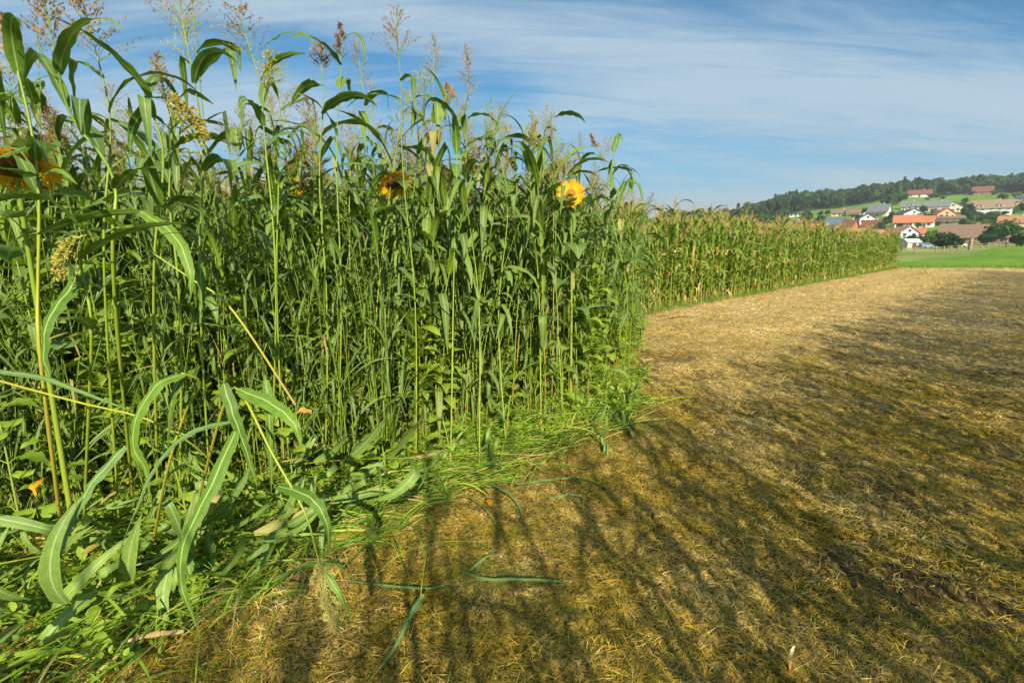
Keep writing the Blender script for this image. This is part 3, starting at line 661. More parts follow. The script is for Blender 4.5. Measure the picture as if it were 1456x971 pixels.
# ------------------------------------------------------------------ low ground cover and flattened grass along the crop's foot
random.seed(14)
def coverlet(seed):
    random.seed(seed); g = G()
    for s in range(random.randint(3, 6)):
        az = random.random()*6.28; q, _ = arc_path(np.zeros(3), az, R(random.uniform(35, 80)), R(50), random.uniform(.08, .26), 5); tube(g, q, .0014, 3, .5, False)
        for m in range(1, 5):
            for kk in range(random.randint(1, 3)): L_ = random.uniform(.022, .055); leaf(g, q[m], random.random()*6.28, R(random.uniform(-5, 55)), R(random.uniform(10, 80)), L_, L_*random.uniform(.22, .36), random.random()*.96, 5, None, random.uniform(-.5, .5), 'lance', fold=.25)
    return g
CV = [coverlet(300+i) for i in range(8)]
g = G()
for i in range(3300):
    s = random.uniform(S0, EL) if random.random() < .35 else random.uniform(S0, ES[4]+.6); e, n_ = on_edge(s)
    near = np.interp(s, [ES[1], ES[2], ES[3], ES[4], EL], [2.3, 2.0, .80, .34, .25])
    d = random.uniform(-near, 1.2); p = e+n_*d+np.array([random.gauss(0, .05), random.gauss(0, .05)])
    if random.random() < .35: continue
    if d < 0 and fbm(np.array(p[0]*2.), np.array(p[1]*2.)) < np.interp(-d, [0, near], [.25, .56]): continue
    g.addg(xf(CV[i % 8], (p[0], p[1], 0), random.random()*6.28, random.uniform(.6, 1.3)*(1.0 if d > -.3 else .7)*(random.choice([1, 1.2, 1.9]) if s < ES[2]+.6 else 1), rnd=random.random()*.3))
tag(obj('ground_cover', mesh('ground_cover', g, M['cover'])), 'low leafy green ground cover along the foot of the tall crop', 'ground cover', kind='stuff')
# flattened blades
n = 9000; s = rng.uniform(S0, ES[4]+.5, n); E, Nn = on_edge(s); near = np.interp(s, [ES[1], ES[2]-.4, ES[2]+.7, ES[3], ES[4], EL], [2.6, 2.4, 1.5, .95, .5, .3])
d = -near + (near+.55)*rng.random(n)**.8; pos = E + Nn*d[:, None]
keep = fbm(pos[:, 0]*1.8+4, pos[:, 1]*1.8) > .36; pos = pos[keep]; n = len(pos)
yaw = np.where(rng.random(n) < .7, np.where(pos[:, 0] > -1.0, rng.normal(R(214), R(16), n), rng.normal(R(235), R(34), n)), rng.random(n)*6.28)
g = G(); e0 = rng.uniform(R(5), R(50), n)
g.addg(blades(n, np.column_stack([pos, rng.uniform(.0, .06, n)]), yaw, rng.uniform(.15, .6, n), rng.uniform(.0015, .0075, n), e0, e0*rng.uniform(1.2, 3.0, n), 6, np.clip(rng.random(n)**1.2, 0, 1), rng.uniform(-.8, .8, n)))
n = 9000; s = rng.uniform(S0, ES[4]+1.2, n); E, Nn = on_edge(s); pos = E + Nn*rng.uniform(-.25, .7, n)[:, None]; e0 = rng.uniform(R(40), R(88), n)
g.addg(blades(n, np.column_stack([pos, np.zeros(n)]), rng.random(n)*6.28, rng.uniform(.08, .38, n), rng.uniform(.001, .0030, n), e0, rng.uniform(R(10), R(100), n), 5, np.clip(rng.normal(.5, .2, n), 0, 1)))
n = 260; s = rng.uniform(ES[2], ES[4]+.3, n); E, Nn = on_edge(s); pos = E - Nn*rng.uniform(-.15, .75, n)[:, None]; e0 = rng.uniform(R(0), R(12), n)
g.addg(blades(n, np.column_stack([pos, rng.uniform(.01, .10, n)]), rng.normal(R(214), R(20), n)+np.where(rng.random(n) < .5, np.pi, 0), rng.uniform(.3, .8, n), rng.uniform(.002, .0035, n), e0, e0*1.6, 5, np.clip(rng.normal(.8, .15, n), 0, 1), rng.uniform(-.8, .8, n)))
tag(obj('flattened_grass', mesh('flattened_grass', g, M['flat'])), 'flattened green and straw coloured grass in front of the tall crop', 'grass', kind='stuff')
# grass verge at the foot of the maize
n = 15000; t = rng.random(n); base = CORN_A[None]+(CORN_B-CORN_A)[None]*t[:, None]**1.3; dirn = (CORN_B-CORN_A)/np.linalg.norm(CORN_B-CORN_A); nn = np.array([dirn[1], -dirn[0]])
pos = base + nn[None]*rng.uniform(-.5, .32, n)[:, None]; sz = 1+t*1.0
g = G(); g.addg(blades(n, np.column_stack([pos, np.zeros(n)]), rng.random(n)*6.28, rng.uniform(.06, .26, n), .003*sz, rng.uniform(R(35), R(85), n), rng.uniform(0, R(90), n), 3, np.clip(rng.normal(.45, .22, n), 0, 1)))
tag(obj('grass_verge', mesh('grass_verge', g, M['grass'])), 'strip of fresh green grass along the foot of the maize', 'grass', kind='stuff')

n = 26000; x = 22+rng.random(n)*36; y = 39.9+rng.normal(.3, .9, n)+fbm(x*.8, x*0)*1.2
g = G(); g.addg(blades(n, np.column_stack([x, y, np.zeros(n)]), rng.random(n)*6.28, rng.uniform(.06, .26, n), np.full(n, .009), rng.uniform(R(40), R(88), n), rng.uniform(0, R(80), n), 2, np.clip(rng.normal(.6, .25, n), 0, 1)))
tag(obj('meadow_margin', mesh('meadow_margin', g, M['grass'])), 'ragged taller grass where the green meadow meets the mown strip', 'grass', kind='stuff')
# ------------------------------------------------------------------ maize
def corn_variant(seed, H=2.25):
    random.seed(seed); gst, gl, gd, gt = G(), G(), G(), G(); ears = []
    zs = np.linspace(0, H, 12); tube(gst, np.stack([np.zeros(12), np.zeros(12), zs], 1), np.linspace(.013, .005, 12), 6, random.random())
    az = random.uniform(-.5, .5)
    for i in range(14):
        t = i/13; h = .25+(H-.38)*t; az += math.pi+random.uniform(-.35, .35); L_ = random.uniform(.55, .85)*(1-.4*abs(t-.5)); dry = t < .22 and random.random() < .4
        k = (random.uniform(.3, .6), R(random.uniform(20, 70))) if random.random() < .5 else None
        leaf(gd if dry else gl, [0, 0, h], az, R(random.uniform(45, 72)) if not dry else R(10), R(random.uniform(70, 150)), L_*(.75 if dry else 1), random.uniform(.034, .052)*(.6 if dry else 1), random.random()*.88 if t > .25 else random.random(), 9, k, random.uniform(-1, 1), drift=random.uniform(-.4, .4), wave=.2)
    for k in range(random.choice([0, 1, 1])):      # ears in pale husks
        h = random.uniform(.7, 1.35); a = random.random()*6.28; d = np.array([math.cos(a)*.5, math.sin(a)*.5, .85]); d = nrm(d); s = np.linspace(0, 1, 6)[:, None]
        ge = G(); ears.append(ge); tube(ge, np.array([0, 0, h])+d*.2*s, [.012, .026, .028, .024, .014, .004], 6, random.random())
        for m in range(3): leaf(ge, np.array([0, 0, h])+d*.15, a+random.uniform(-1, 1), R(50), R(120), .16, .016, random.random(), 6, None, .8, 'lance')
    for k in range(10):                             # tassel
        q, _ = arc_path(np.array([0, 0, H-.02*k]), random.random()*6.28, R(random.uniform(55, 88)), R(random.uniform(0, 50)), random.uniform(.14, .30), 5); tube(gt, q, np.linspace(.0055, .003, 5), 4, random.random())
    gall = G(); gall.addg(gd.arr()); [gall.addg(e_.arr()) for e_ in ears]
    return dict(stem=gst, leaf=gl, dryonly=gd, dry=gall, tassel=gt, ears=ears)
KV = [corn_variant(400+i, [2.4, 2.15, 2.5, 2.3, 2.05, 2.45, 2.25, 2.35][i]) for i in range(8)]
for v in KV: v['me'] = [('stalk', mesh('corn_stalk', v['stem'], M['stem'])), ('foliage', mesh('corn_foliage', v['leaf'], M['corn'])), ('dry_leaves', mesh('corn_dry_leaves', v['dryonly'], M['corndry'])), ('tassel', mesh('corn_tassel', v['tassel'], M['tassel']))]+[('ear', mesh('corn_ear', e_, M['corndry'])) for e_ in v['ears']]
random.seed(21)
CL = np.linalg.norm(CORN_B-CORN_A); cu = (CORN_B-CORN_A)/CL; cn = np.array([-cu[1], cu[0]])
cand = []
for row in range(9):
    s = -.5 - row*.4
    while s < CL:
        p = CORN_A + cu*s + cn*(row*.72+random.gauss(0, .06)); s += random.uniform(.11, .19)
        cand.append((math.hypot(*p)*(1+.06*row)+row*2.5, p[0], p[1]))
cand.sort(); ind = cand[:300]; rest = cand[300:]
for _, x, y in ind:
    plant('maize_plant', KV[random.randrange(8)]['me'], (x, y, -.02), random.random()*6.28, random.uniform(.80, 1.12), (abs(random.gauss(0, .06)), random.random()*6.28),
          'ripening maize plant with yellowing leaves and dry tassel along the field edge', 'maize', 'maize plants along the field edge')
KM = [('stem', M['stem']), ('leaf', M['corn']), ('dry', M['corndry']), ('tassel', M['tassel'])]
pts = [(x, y, random.uniform(.82, 1.12), random.random()*6.28, random.randrange(8)) for _, x, y in rest if random.random() < (.95 if _ < 60 else .8)]
for i in range(420):      # maize behind the sorghum
    p, s, d = stand_point(4.2, 8.5, S0, EL, 1.0)
    pts.append((p[0], p[1], random.uniform(.9, 1.08), random.random()*6.28, random.randrange(8)))
stuff_plants('maize_field', pts, KV, 'maize standing in closed rows behind the first plants', 'maize', KM)

OPV = [sorghum_variant(950+i, H=2.2+.08*i, nl=8, head=(i % 2 == 0), lwk=.42) for i in range(6)]
# the crop on the other side of the mown strip (out of the frame, it throws the long streaked shadows)
pts = []
random.seed(33)
for i in range(1900):
    x = -1.1 + 34*random.random()**1.25; off = 1.75 + random.random()**1.2*2.6
    dens = np.interp(x, [-1.1, 1, 3, 8], [.36, .46, .90, 1])
    if random.random() > dens: continue
    pts.append((x+random.gauss(0, .08), x-off-.1, random.uniform(.95, 1.22), random.random()*6.28, random.randrange(6)))
stuff_plants('opposite_crop', pts, OPV, 'tall sorghum on the far side of the mown strip', 'sorghum', [('stem', M['stem']), ('leaf', M['sorg']), ('rachis', M['stem']), ('spike', M['spike'])])
# ------------------------------------------------------------------ single stalks and blades that stand out in the photo
def smooth_path(ctrl, n):
    c = np.asarray(ctrl, float); m = len(c); t = np.linspace(0, m-1, n); out = []
    for x in t:
        i = min(int(x), m-2); u = x-i; p0 = c[max(i-1, 0)]; p1 = c[i]; p2 = c[i+1]; p3 = c[min(i+2, m-1)]
        out.append(.5*((2*p1)+(-p0+p2)*u+(2*p0-5*p1+4*p2-p3)*u*u+(-p0+3*p1-3*p2+p3)*u**3))
    return np.array(out)
def blade_between(ctrl, hw, rnd, n=24, fold=.28, tw=0.0, face=(0, -.45, .75), wave=.16, base=.55, off=None):
    """a broad blade through real 3-D points, half width hw in metres"""
    Pn = smooth_path(ctrl, n); k_ = np.arange(n); Pn = Pn+hw*.05*np.stack([np.sin(k_*1.3+rnd*40), np.cos(k_*1.7+rnd*31), np.sin(k_*1.1+rnd*17)], 1)*(k_ > 0)[:, None]; T = tangents(Pn); f_ = nrm(np.asarray(face, float)); S = np.cross(T, f_)
    S = nrm(S); t = np.linspace(0, 1, n)
    for i in range(1, n):
        if np.dot(S[i], S[i-1]) < 0: S[i] = -S[i]
    Nn = np.cross(T, S); a = tw*t; S = S*np.cos(a)[:, None]+Nn*np.sin(a)[:, None]
    w = hw*np.clip(base+t*2.5, 0, 1)*np.clip(1-t**2.1, .03, 1)*(1+.05*np.sin(k_*2.7+rnd*9)); g = G(); ribbon(g, Pn, S, w, rnd, fold, wave, rnd*9)
    if off is not None: v, f, a_ = g.arr(); g = G(); g.add(v-off, f, a_)
    return g
def px3(lst): return np.array([P(*q) for q in lst])
def tall_stalk(base, Y0, pts, label, head='open', hl=.28, spread=.5, nl=6, seed=1, r=.0065, mat='stem', extra=(), lw=.034, ll=.42, spikes='spike', droop=.06, range_=(.35, .95), size=1.25):
    random.seed(seed); b = PG(*base) if Y0 is None else np.array([P(base[0], 600, Y0)[0], Y0, 0])
    root = empty('sorghum_plant', b, label, 'sorghum', 'sorghum plants standing out at the front of the crop')
    C = np.concatenate([[np.zeros(3)], np.array([P(*q) for q in pts])-b]); ax = smooth_path(C, 26); tt_ = np.linspace(0, 1, 26); ax[:, 0] += .035*np.sin(tt_*np.pi*random.uniform(1.5, 3))*random.choice([-1, 1])*np.sin(tt_*np.pi); g = G()
    H = len(ax); r *= .82; rr = np.linspace(r*1.15, r*.5, H); rr[5::5] *= 1.22; tube(g, ax, rr, 6, random.random()); obj('stem', mesh('tall_stem', g, M[mat]), root)
    az = random.random()*6.28; lw = lw*min(1, .62+.12*pts[0][2])
    for i in range(nl):
        t = range_[0]+(range_[1]-range_[0])*(i+random.uniform(-.25, .25))/max(1, nl-1); t = min(t, .98); p = ax[int(t*(H-1))]; az += math.pi+random.uniform(-.7, .7)
        k = (random.uniform(.3, .6), R(random.uniform(30, 80))) if random.random() < .5 else None
        g = G(); leaf(g, p, az, R(random.uniform(20, 78)), R(random.uniform(30, 150)), ll*random.uniform(.6, 1.1), lw*random.uniform(.75, 1.1), random.random()*.8, 14, k, random.uniform(-1.2, 1.2), drift=random.uniform(-.6, .6), wave=.18); obj('leaf', mesh('sorghum_leaf', g, M['blade']), root)
    for (cp, hw, mt) in extra: obj('leaf', mesh('sorghum_leaf', blade_between(px3(cp), hw, random.random()*.8, off=b), M[mt]), root)
    if head:
        d = ax[-1]-ax[-4]; g1, g2 = G(), G(); panicle(g1, g2, ax[-1], d, hl, spread*1.3, random.random(), 10, droop, 1.0, size)
        a1, a2 = g1.arr(), g2.arr(); gg = G(); gg.addg(a1); gg.addg(a2); obj('seed_head', mesh('seed_head', gg, [M['stem'], M[spikes]], fm=[0]*len(a1[1])+[1]*len(a2[1])), root)
    return root
TS = tall_stalk
TS((92, 800), None, [(72, 560, 1.95), (60, 400, 1.95), (45, 235, 1.95), (22, 90, 1.95)], 'thick pale green sorghum stalk in front of the large sunflower, leaning left', seed=1, r=.0085, mat='stem_y', hl=.16, spread=.3, nl=5, range_=(.62, .97), ll=.42,
   extra=[([(120, 375, 1.9), (95, 415, 1.8), (68, 455, 1.72), (62, 505, 1.70), (74, 548, 1.70)], .030, 'hero_leaf'), ([(45, 205, 1.95), (10, 218, 1.8), (-30, 232, 1.7)], .022, 'blade'), ([(50, 250, 1.95), (20, 240, 1.8), (-20, 236, 1.7)], .018, 'blade'), ([(50, 255, 1.95), (80, 240, 1.8), (110, 262, 1.7)], .016, 'blade')])
TS((190, 720), None, [(168, 400, 2.15), (150, 260, 2.1), (110, 170, 2.05), (80, 85, 2.0)], 'sorghum stalk bowed left with a long purplish seed head at the upper left', seed=2, hl=.30, spread=.42, droop=.0, spikes='spike', nl=5, r=.0085, range_=(.5, .95), ll=.5, lw=.034)
TS((170, 760), None, [(158, 400, 2.2), (150, 200, 2.2), (142, 95, 2.2)], 'upright sorghum stalk with a wide open head rising at the top left', seed=3, hl=.26, spread=.75, nl=4, range_=(.5, .9))
TS((300, 730), None, [(292, 420, 2.6), (283, 230, 2.6), (268, 75, 2.6)], 'tall thin sorghum stalk whose airy head reaches the top picture edge', seed=4, hl=.36, spread=.62, nl=5, r=.006, range_=(.35, .93))
TS((255, 740), None, [(250, 420, 2.5), (250, 250, 2.5), (238, 150, 2.5)], 'sorghum stalk with a short upright purple head left of the tall airy one', seed=5, hl=.22, spread=.42, nl=6, range_=(.5, .97))
TS((225, 750), None, [(225, 420, 2.3), (222, 240, 2.3), (212, 150, 2.28), (225, 138, 2.25)], 'sorghum stalk with a nodding greenish yellow grain head', seed=6, hl=.17, spread=.75, droop=.7, spikes='spike_y', nl=5, range_=(.45, .9), size=1.7)
TS((405, 700), None, [(400, 420, 3.0), (388, 220, 3.0), (365, 100, 3.0)], 'tall sorghum stalk with a broad tan head left of the middle top', seed=7, hl=.34, spread=.6, nl=6, spikes='spike', range_=(.4, .95))
TS((385, 700), None, [(385, 420, 2.8), (382, 200, 2.8), (376, 130, 2.8)], 'sorghum stalk with a greenish head and a long blade arching right', seed=8, hl=.2, spread=.5, spikes='spike_y', nl=5, range_=(.4, .9), extra=[([(378, 62, 2.8), (405, 45, 2.75), (435, 48, 2.7), (452, 68, 2.7)], .02, 'blade')])
TS((478, 680), None, [(480, 420, 3.2), (486, 200, 3.2), (484, 85, 3.2)], 'upright sorghum stalk with a tight dark head and a hooked top leaf', seed=9, hl=.20, spread=.3, nl=5, range_=(.4, .97), extra=[([(488, 52, 3.2), (505, 46, 3.15), (517, 62, 3.1), (518, 92, 3.1)], .013, 'blade')])
TS((462, 685), None, [(460, 420, 3.2), (462, 220, 3.2), (458, 105, 3.2)], 'sorghum stalk with drooping tan spikelets beside the hooked leaf', seed=10, hl=.16, spread=.6, spikes='spike', nl=5, range_=(.5, .95))
TS((592, 668), None, [(585, 420, 3.6), (578, 220, 3.6), (568, 95, 3.6)], 'tallest sorghum stalk near the middle with an open pyramid head', seed=11, hl=.36, spread=.5, nl=6, range_=(.4, .95), r=.006)
TS((682, 665), None, [(676, 420, 3.9), (668, 260, 3.9), (665, 150, 3.9)], 'thin sorghum stalk with a tall sparse head right of the middle', seed=12, hl=.40, spread=.35, nl=6, range_=(.4, .95), r=.0055)
TS((640, 668), None, [(650, 420, 3.8), (645, 240, 3.8), (642, 150, 3.8)], 'sorghum stalk with a curled reddish head left of the sparse one', seed=13, hl=.2, spread=.35, nl=6, range_=(.45, .95), droop=.3)
TS((800, 600), None, [(796, 420, 4.7), (790, 260, 4.7), (788, 160, 4.7)], 'sorghum stalk above the open sunflower topped by a rolled leaf', head=None, seed=14, nl=6, range_=(.45, .97), lw=.034)
TS((893, 560), None, [(900, 420, 5.2), (880, 280, 5.1), (850, 212, 5.0)], 'lone sorghum stalk leaning left at the right end of the crop with a small head', seed=15, hl=.16, spread=.3, nl=3, range_=(.6, .9), r=.005)
TS((884, 560), None, [(888, 420, 4.9), (874, 300, 4.9), (872, 200, 4.9)], 'rightmost upright sorghum stalk with a blade arching out over the maize', head=None, seed=16, nl=3, range_=(.5, .7), r=.006,
   extra=[([(876, 290, 4.9), (890, 258, 4.9), (908, 262, 4.85), (915, 290, 4.85)], .032, 'blade'), ([(872, 215, 4.9), (880, 190, 4.9), (886, 200, 4.9)], .03, 'blade'), ([(872, 270, 4.9), (868, 240, 4.9), (872, 228, 4.8), (866, 262, 4.8)], .022, 'blade')])
TS((118, 790), None, [(120, 520, 1.9), (125, 400, 1.85), (128, 340, 1.8), (118, 335, 1.78)], 'short sorghum stalk with a drooping pinkish yellow head left of the broad hanging blade', seed=17, hl=.08, spread=.8, spikes='spike_y', droop=1.0, nl=4, range_=(.3, .8), size=1.6, ll=.35)
TS((770, 620), None, [(762, 430, 4.4), (758, 280, 4.4), (755, 215, 4.4)], 'sorghum stalk with a loose reddish head left of the open sunflower', seed=18, hl=.24, spread=.45, nl=6, range_=(.4, .95))
TS((720, 640), None, [(712, 430, 4.1), (716, 270, 4.1), (705, 190, 4.1)], 'sorghum stalk with a steep blade pointing up right of the sparse head', seed=19, head=None, nl=6, range_=(.4, .95), extra=[([(705, 190, 4.1), (712, 160, 4.1), (738, 124, 4.1)], .012, 'blade')])
# the broken stalk in the foreground
b = PG(262, 790)
root = empty('broken_sorghum', b, 'broken sorghum stalk arching towards the camera with its pale grain head hanging near the ground', 'sorghum')
ax = smooth_path(np.concatenate([[b], px3([(300, 640, 1.9), (325, 560, 1.75), (345, 562, 1.62), (385, 640, 1.52), (432, 725, 1.45), (450, 785, 1.42)])]), 30)-b
g = G(); tube(g, ax, np.linspace(.006, .003, 30), 6, .6); obj('stem', mesh('broken_stem', g, M['stem_y']), root)
for cp, hw, mt, r_, tw in [
    ([(335, 612, 1.60), (300, 690, 1.48), (262, 770, 1.40), (258, 830, 1.37), (280, 890, 1.36)], .0265, 'hero_leaf', .5, .2),
    ([(318, 545, 1.62), (332, 590, 1.60), (350, 640, 1.6), (366, 692, 1.6)], .020, 'blade', .5, 0),
    ([(338, 552, 1.6), (385, 573, 1.52), (418, 602, 1.47), (428, 640, 1.47)], .025, 'hero_leaf', .8, .3),
    ([(396, 690, 1.5), (440, 706, 1.42), (464, 742, 1.40), (468, 790, 1.40)], .020, 'hero_leaf', .6, 0),
    ([(330, 598, 1.62), (270, 614, 1.55), (222, 660, 1.5), (190, 730, 1.45), (150, 835, 1.42)], .013, 'blade_blue', .3, .4),
    ([(378, 540, 1.7), (383, 600, 1.65), (386, 700, 1.65)], .016, 'blade', .2, 0),
    ([(452, 800, 1.42), (480, 840, 1.38), (500, 880, 1.38)], .012, 'hero_leaf', .4, 0)]:
    obj('leaf', mesh('broken_leaf', blade_between(px3(cp), hw, r_, tw=tw, off=b), M[mt]), root)
g1, g2 = G(), G(); random.seed(50); panicle(g1, g2, ax[-1], ax[-1]-ax[-3], .26, .25, .9, 16, -.1, 4.2, .82); a1, a2 = g1.arr(), g2.arr(); gg = G(); gg.addg(a1); gg.addg(a2)
M['spike_p'] = ramp_mat('spikelet_pale', [(0, (.50, .22, .10)), (.3, (.52, .38, .14)), (1, (.42, .46, .13))], transl=.25, namp=.1)
obj('seed_head', mesh('broken_head', gg, [M['stem_y'], M['spike_p']], fm=[0]*len(a1[1])+[1]*len(a2[1])), root)
b = PG(215, 790)
root = empty('bent_sorghum', b, 'bent sorghum stalk whose broad green blade curls down left of the broken one', 'sorghum')
ax = smooth_path(np.concatenate([[b], px3([(235, 680, 2.0), (262, 590, 1.9), (285, 545, 1.75), (258, 530, 1.68)])]), 18)-b; g = G(); tube(g, ax, np.linspace(.006, .004, 18), 6, .5); obj('stem', mesh('bent_stem', g, M['stem_y']), root)
for cp, hw, mt, r_ in [([(262, 531, 1.68), (225, 545, 1.62), (194, 592, 1.58), (190, 635, 1.58), (208, 672, 1.6), (212, 720, 1.62)], .025, 'hero_leaf', .45),
    ([(258, 535, 1.7), (246, 560, 1.68), (240, 600, 1.68), (238, 640, 1.7)], .018, 'blade', .3), ([(178, 634, 1.62), (128, 690, 1.55), (88, 770, 1.5), (70, 850, 1.48)], .022, 'blade_blue', .35)]:
    obj('leaf', mesh('bent_leaf', blade_between(px3(cp), hw, r_, off=b), M[mt]), root)
# stalks leaning across the front
def leaning(pts, r, label, leaves=(), mat='stem_y', name='leaning_stalk', cat='stalk'):
    C = px3(pts); b = C[0].copy(); root = empty(name, b, label, cat)
    ax = smooth_path(C, 20)-b; g = G(); tube(g, ax, np.linspace(r, r*.6, 20), 6, .4); obj('stem', mesh('leaning_stem', g, M[mat]), root)
    for cp, hw, mt, r_ in leaves: obj('leaf', mesh('leaning_leaf', blade_between(px3(cp), hw, r_, off=b), M[mt]), root)
leaning([(-60, 520, 1.8), (0, 541, 1.75), (110, 571, 1.7), (220, 600, 1.7), (300, 655, 1.85), (330, 720, 2.1)], .0045, 'pale green stalk lying slantwise across the left edge at mid height',
        [([(-40, 524, 1.7), (50, 534, 1.66), (120, 558, 1.62), (190, 585, 1.6)], .011, 'blade_blue', .6)])
leaning([(420, 575, 2.2), (330, 440, 2.2), (270, 395, 2.2), (195, 345, 2.2)], .0055, 'brownish yellow stalk leaning diagonally behind the hanging blades on the left',
        [([(200, 300, 2.0), (248, 335, 1.95), (270, 388, 1.9), (268, 432, 1.9)], .026, 'blade', .5), ([(284, 375, 2.0), (286, 420, 2.0), (284, 462, 2.0)], .020, 'blade', .4)])
# blades and stalks fallen on the mown strip
def fallen(name, pts, hw, mt, label, rnd=.3, z=.02, tube_r=None, n=20, cat='leaf'):
    C = np.array([PG(p[0], p[1], p[2] if len(p) > 2 else z) for p in pts]); C[:, 2] += field_h(C[:, 0], C[:, 1]); b = C[0].copy()
    if tube_r: g = G(); tube(g, smooth_path(C, n)-b, np.linspace(tube_r, tube_r*.7, n), 6, rnd)
    else: g = blade_between(C, hw, rnd, n=n, off=b, face=(.1, -.3, 1), wave=.3)
    return tag(obj(name, mesh(name, g, M[mt]), None, b), label, cat)
fallen('fallen_leaf', [(655, 808, .01), (688, 824, .03), (745, 820, .05), (800, 822, .04), (828, 848, .01)], .011, 'blade_blue', 'blue green blade lying flat on the straw in the bottom middle', .3)
fallen('fallen_leaf', [(492, 832, .01), (560, 838, .02), (620, 832, .03), (665, 812, .02), (688, 826, .01)], .008, 'blade_blue', 'narrow folded blade joining the flat blue green one from the left', .5)
fallen('fallen_leaf', [(668, 806, .01), (690, 790, .04), (705, 786, .03)], .009, 'blade_blue', 'short curled blade just above the flat blue green one', .4)
fallen('fallen_leaf', [(735, 690, .05), (790, 682, .04), (835, 680, .04), (880, 700, .01)], .011, 'blade_blue', 'blade pointing right from the crop foot over the straw', .6)
fallen('fallen_leaf', [(700, 690, .06), (728, 706, .04), (742, 728, .02), (738, 748, .0)], .010, 'blade_blue', 'drooping blade below the one that points right', .5)
fallen('fallen_leaf', [(780, 712, .02), (812, 704, .04), (830, 706, .03), (826, 726, .0)], .010, 'blade_blue', 'small hooked blade on the straw right of the crop foot', .45)
fallen('fallen_leaf', [(602, 846, .12), (585, 880, .07), (560, 925, .04), (520, 975, .01)], .013, 'blade_blue', 'long blade hanging from the snapped upright stalk to the bottom edge', .5)
fallen('snapped_stalk', [(598, 848, .12), (604, 800, .20), (612, 755, .27)], 0, 'stem', 'thin snapped green stalk standing up from the straw at the bottom middle', .5, tube_r=.0028, cat='stalk')
fallen('fallen_stalk', [(500, 862, .02), (560, 800, .04), (620, 775, .03), (680, 764, .02)], 0, 'stem_y', 'thin yellow green stalk lying across the straw left of the snapped one', .5, tube_r=.0028, cat='stalk')
fallen('fallen_stalk', [(930, 553, .01), (985, 548, .03), (1040, 541, .02)], 0, 'stem_y', 'thin yellow stalk lying on the straw at the right corner of the crop', .5, tube_r=.0045, cat='stalk')
fallen('dry_stalk', [(530, 757, .02), (490, 748, .03), (445, 742, .04)], 0, 'corndry', 'short tan dry stalk in front of the crop foot left of the middle', .35, tube_r=.006, cat='stalk')
fallen('dry_sheath', [(262, 899, .06), (205, 906, .06), (150, 916, .05), (100, 925, .03)], .012, 'corndry', 'pale dry leaf sheath lying in the flattened grass at the bottom left', .55)
fallen('thick_stalk', [(-30, 832, .10), (20, 845, .09), (75, 862, .07)], 0, 'stem', 'thick green cut stalk poking in at the bottom left edge', .5, tube_r=.012, cat='stalk')
fallen('fallen_leaf', [(950, 448, .12), (975, 447, .08), (1002, 450, .02)], .022, 'corndry', 'yellow dry maize leaf lying at the near foot of the maize', .95)
fallen('straw_bit', [(958, 660, .02), (962, 690, .02), (966, 720, .0)], 0, 'corndry', 'thin pale straw standing in the middle of the strip', .6, tube_r=.0018, cat='straw')
fallen('green_tuft_blade', [(1440, 655, .02), (1456, 645, .05), (1475, 632, .08)], .008, 'blade_blue', 'grey green blade sticking in at the right picture edge', .5)
# upright torn husk near the camera
c0 = PG(1124, 958); g = G()
ax = np.array([[0, 0, -.01], [-.002, 0, .03], [-.001, 0, .06], [.003, .002, .085], [.006, .002, .105]]); Sx = np.tile([1, .2, 0], (5, 1)); ribbon(g, ax, Sx, np.array([.0045, .0055, .006, .0075, .004]), .5, .9)
M['husk'] = ramp_mat('husk', [(0, (.50, .27, .08)), (.55, (.55, .33, .13)), (.75, (.62, .55, .45)), (1, (.66, .60, .52))], key='v', namp=.2, nscale=60)
h_ = float(field_h(np.array(c0[0]), np.array(c0[1]))); tag(obj('torn_husk', mesh('torn_husk', g, M['husk']), None, (c0[0], c0[1], h_)), 'torn tan and white husk standing upright near the bottom edge', 'husk')
# withered orange and yellow leaves
for k, (px, py, Y, L_, rn, lb) in enumerate([(62, 683, 1.9, .09, .05, 'orange withered leaf hanging left above the ground cover'), (422, 588, 1.6, .06, .95, 'curled yellow leaf tip beside the broken stalk'),
    (690, 712, None, .06, .1, 'orange fallen leaf lying at the crop foot near the middle'), (770, 615, None, .06, .95, 'small orange leaf lying under the right part of the crop'), (878, 577, None, .07, .95, 'orange leaf lying at the right corner of the crop'), (262, 600, 2.0, .06, .98, 'yellow leaf showing behind the bent stalk')]):
    c = PG(px, py, .05) if Y is None else P(px, py, Y); g = G(); random.seed(k); leaf(g, np.zeros(3), random.random()*6, R(20), R(110), L_, L_*.24, rn, 8, None, 1.0, 'lance', .5, wave=.4)
    tag(obj('withered_leaf', mesh('withered_leaf', g, M['petal'] if k in (0, 2, 3, 4) else M['corndry']), None, c), lb, 'leaf')
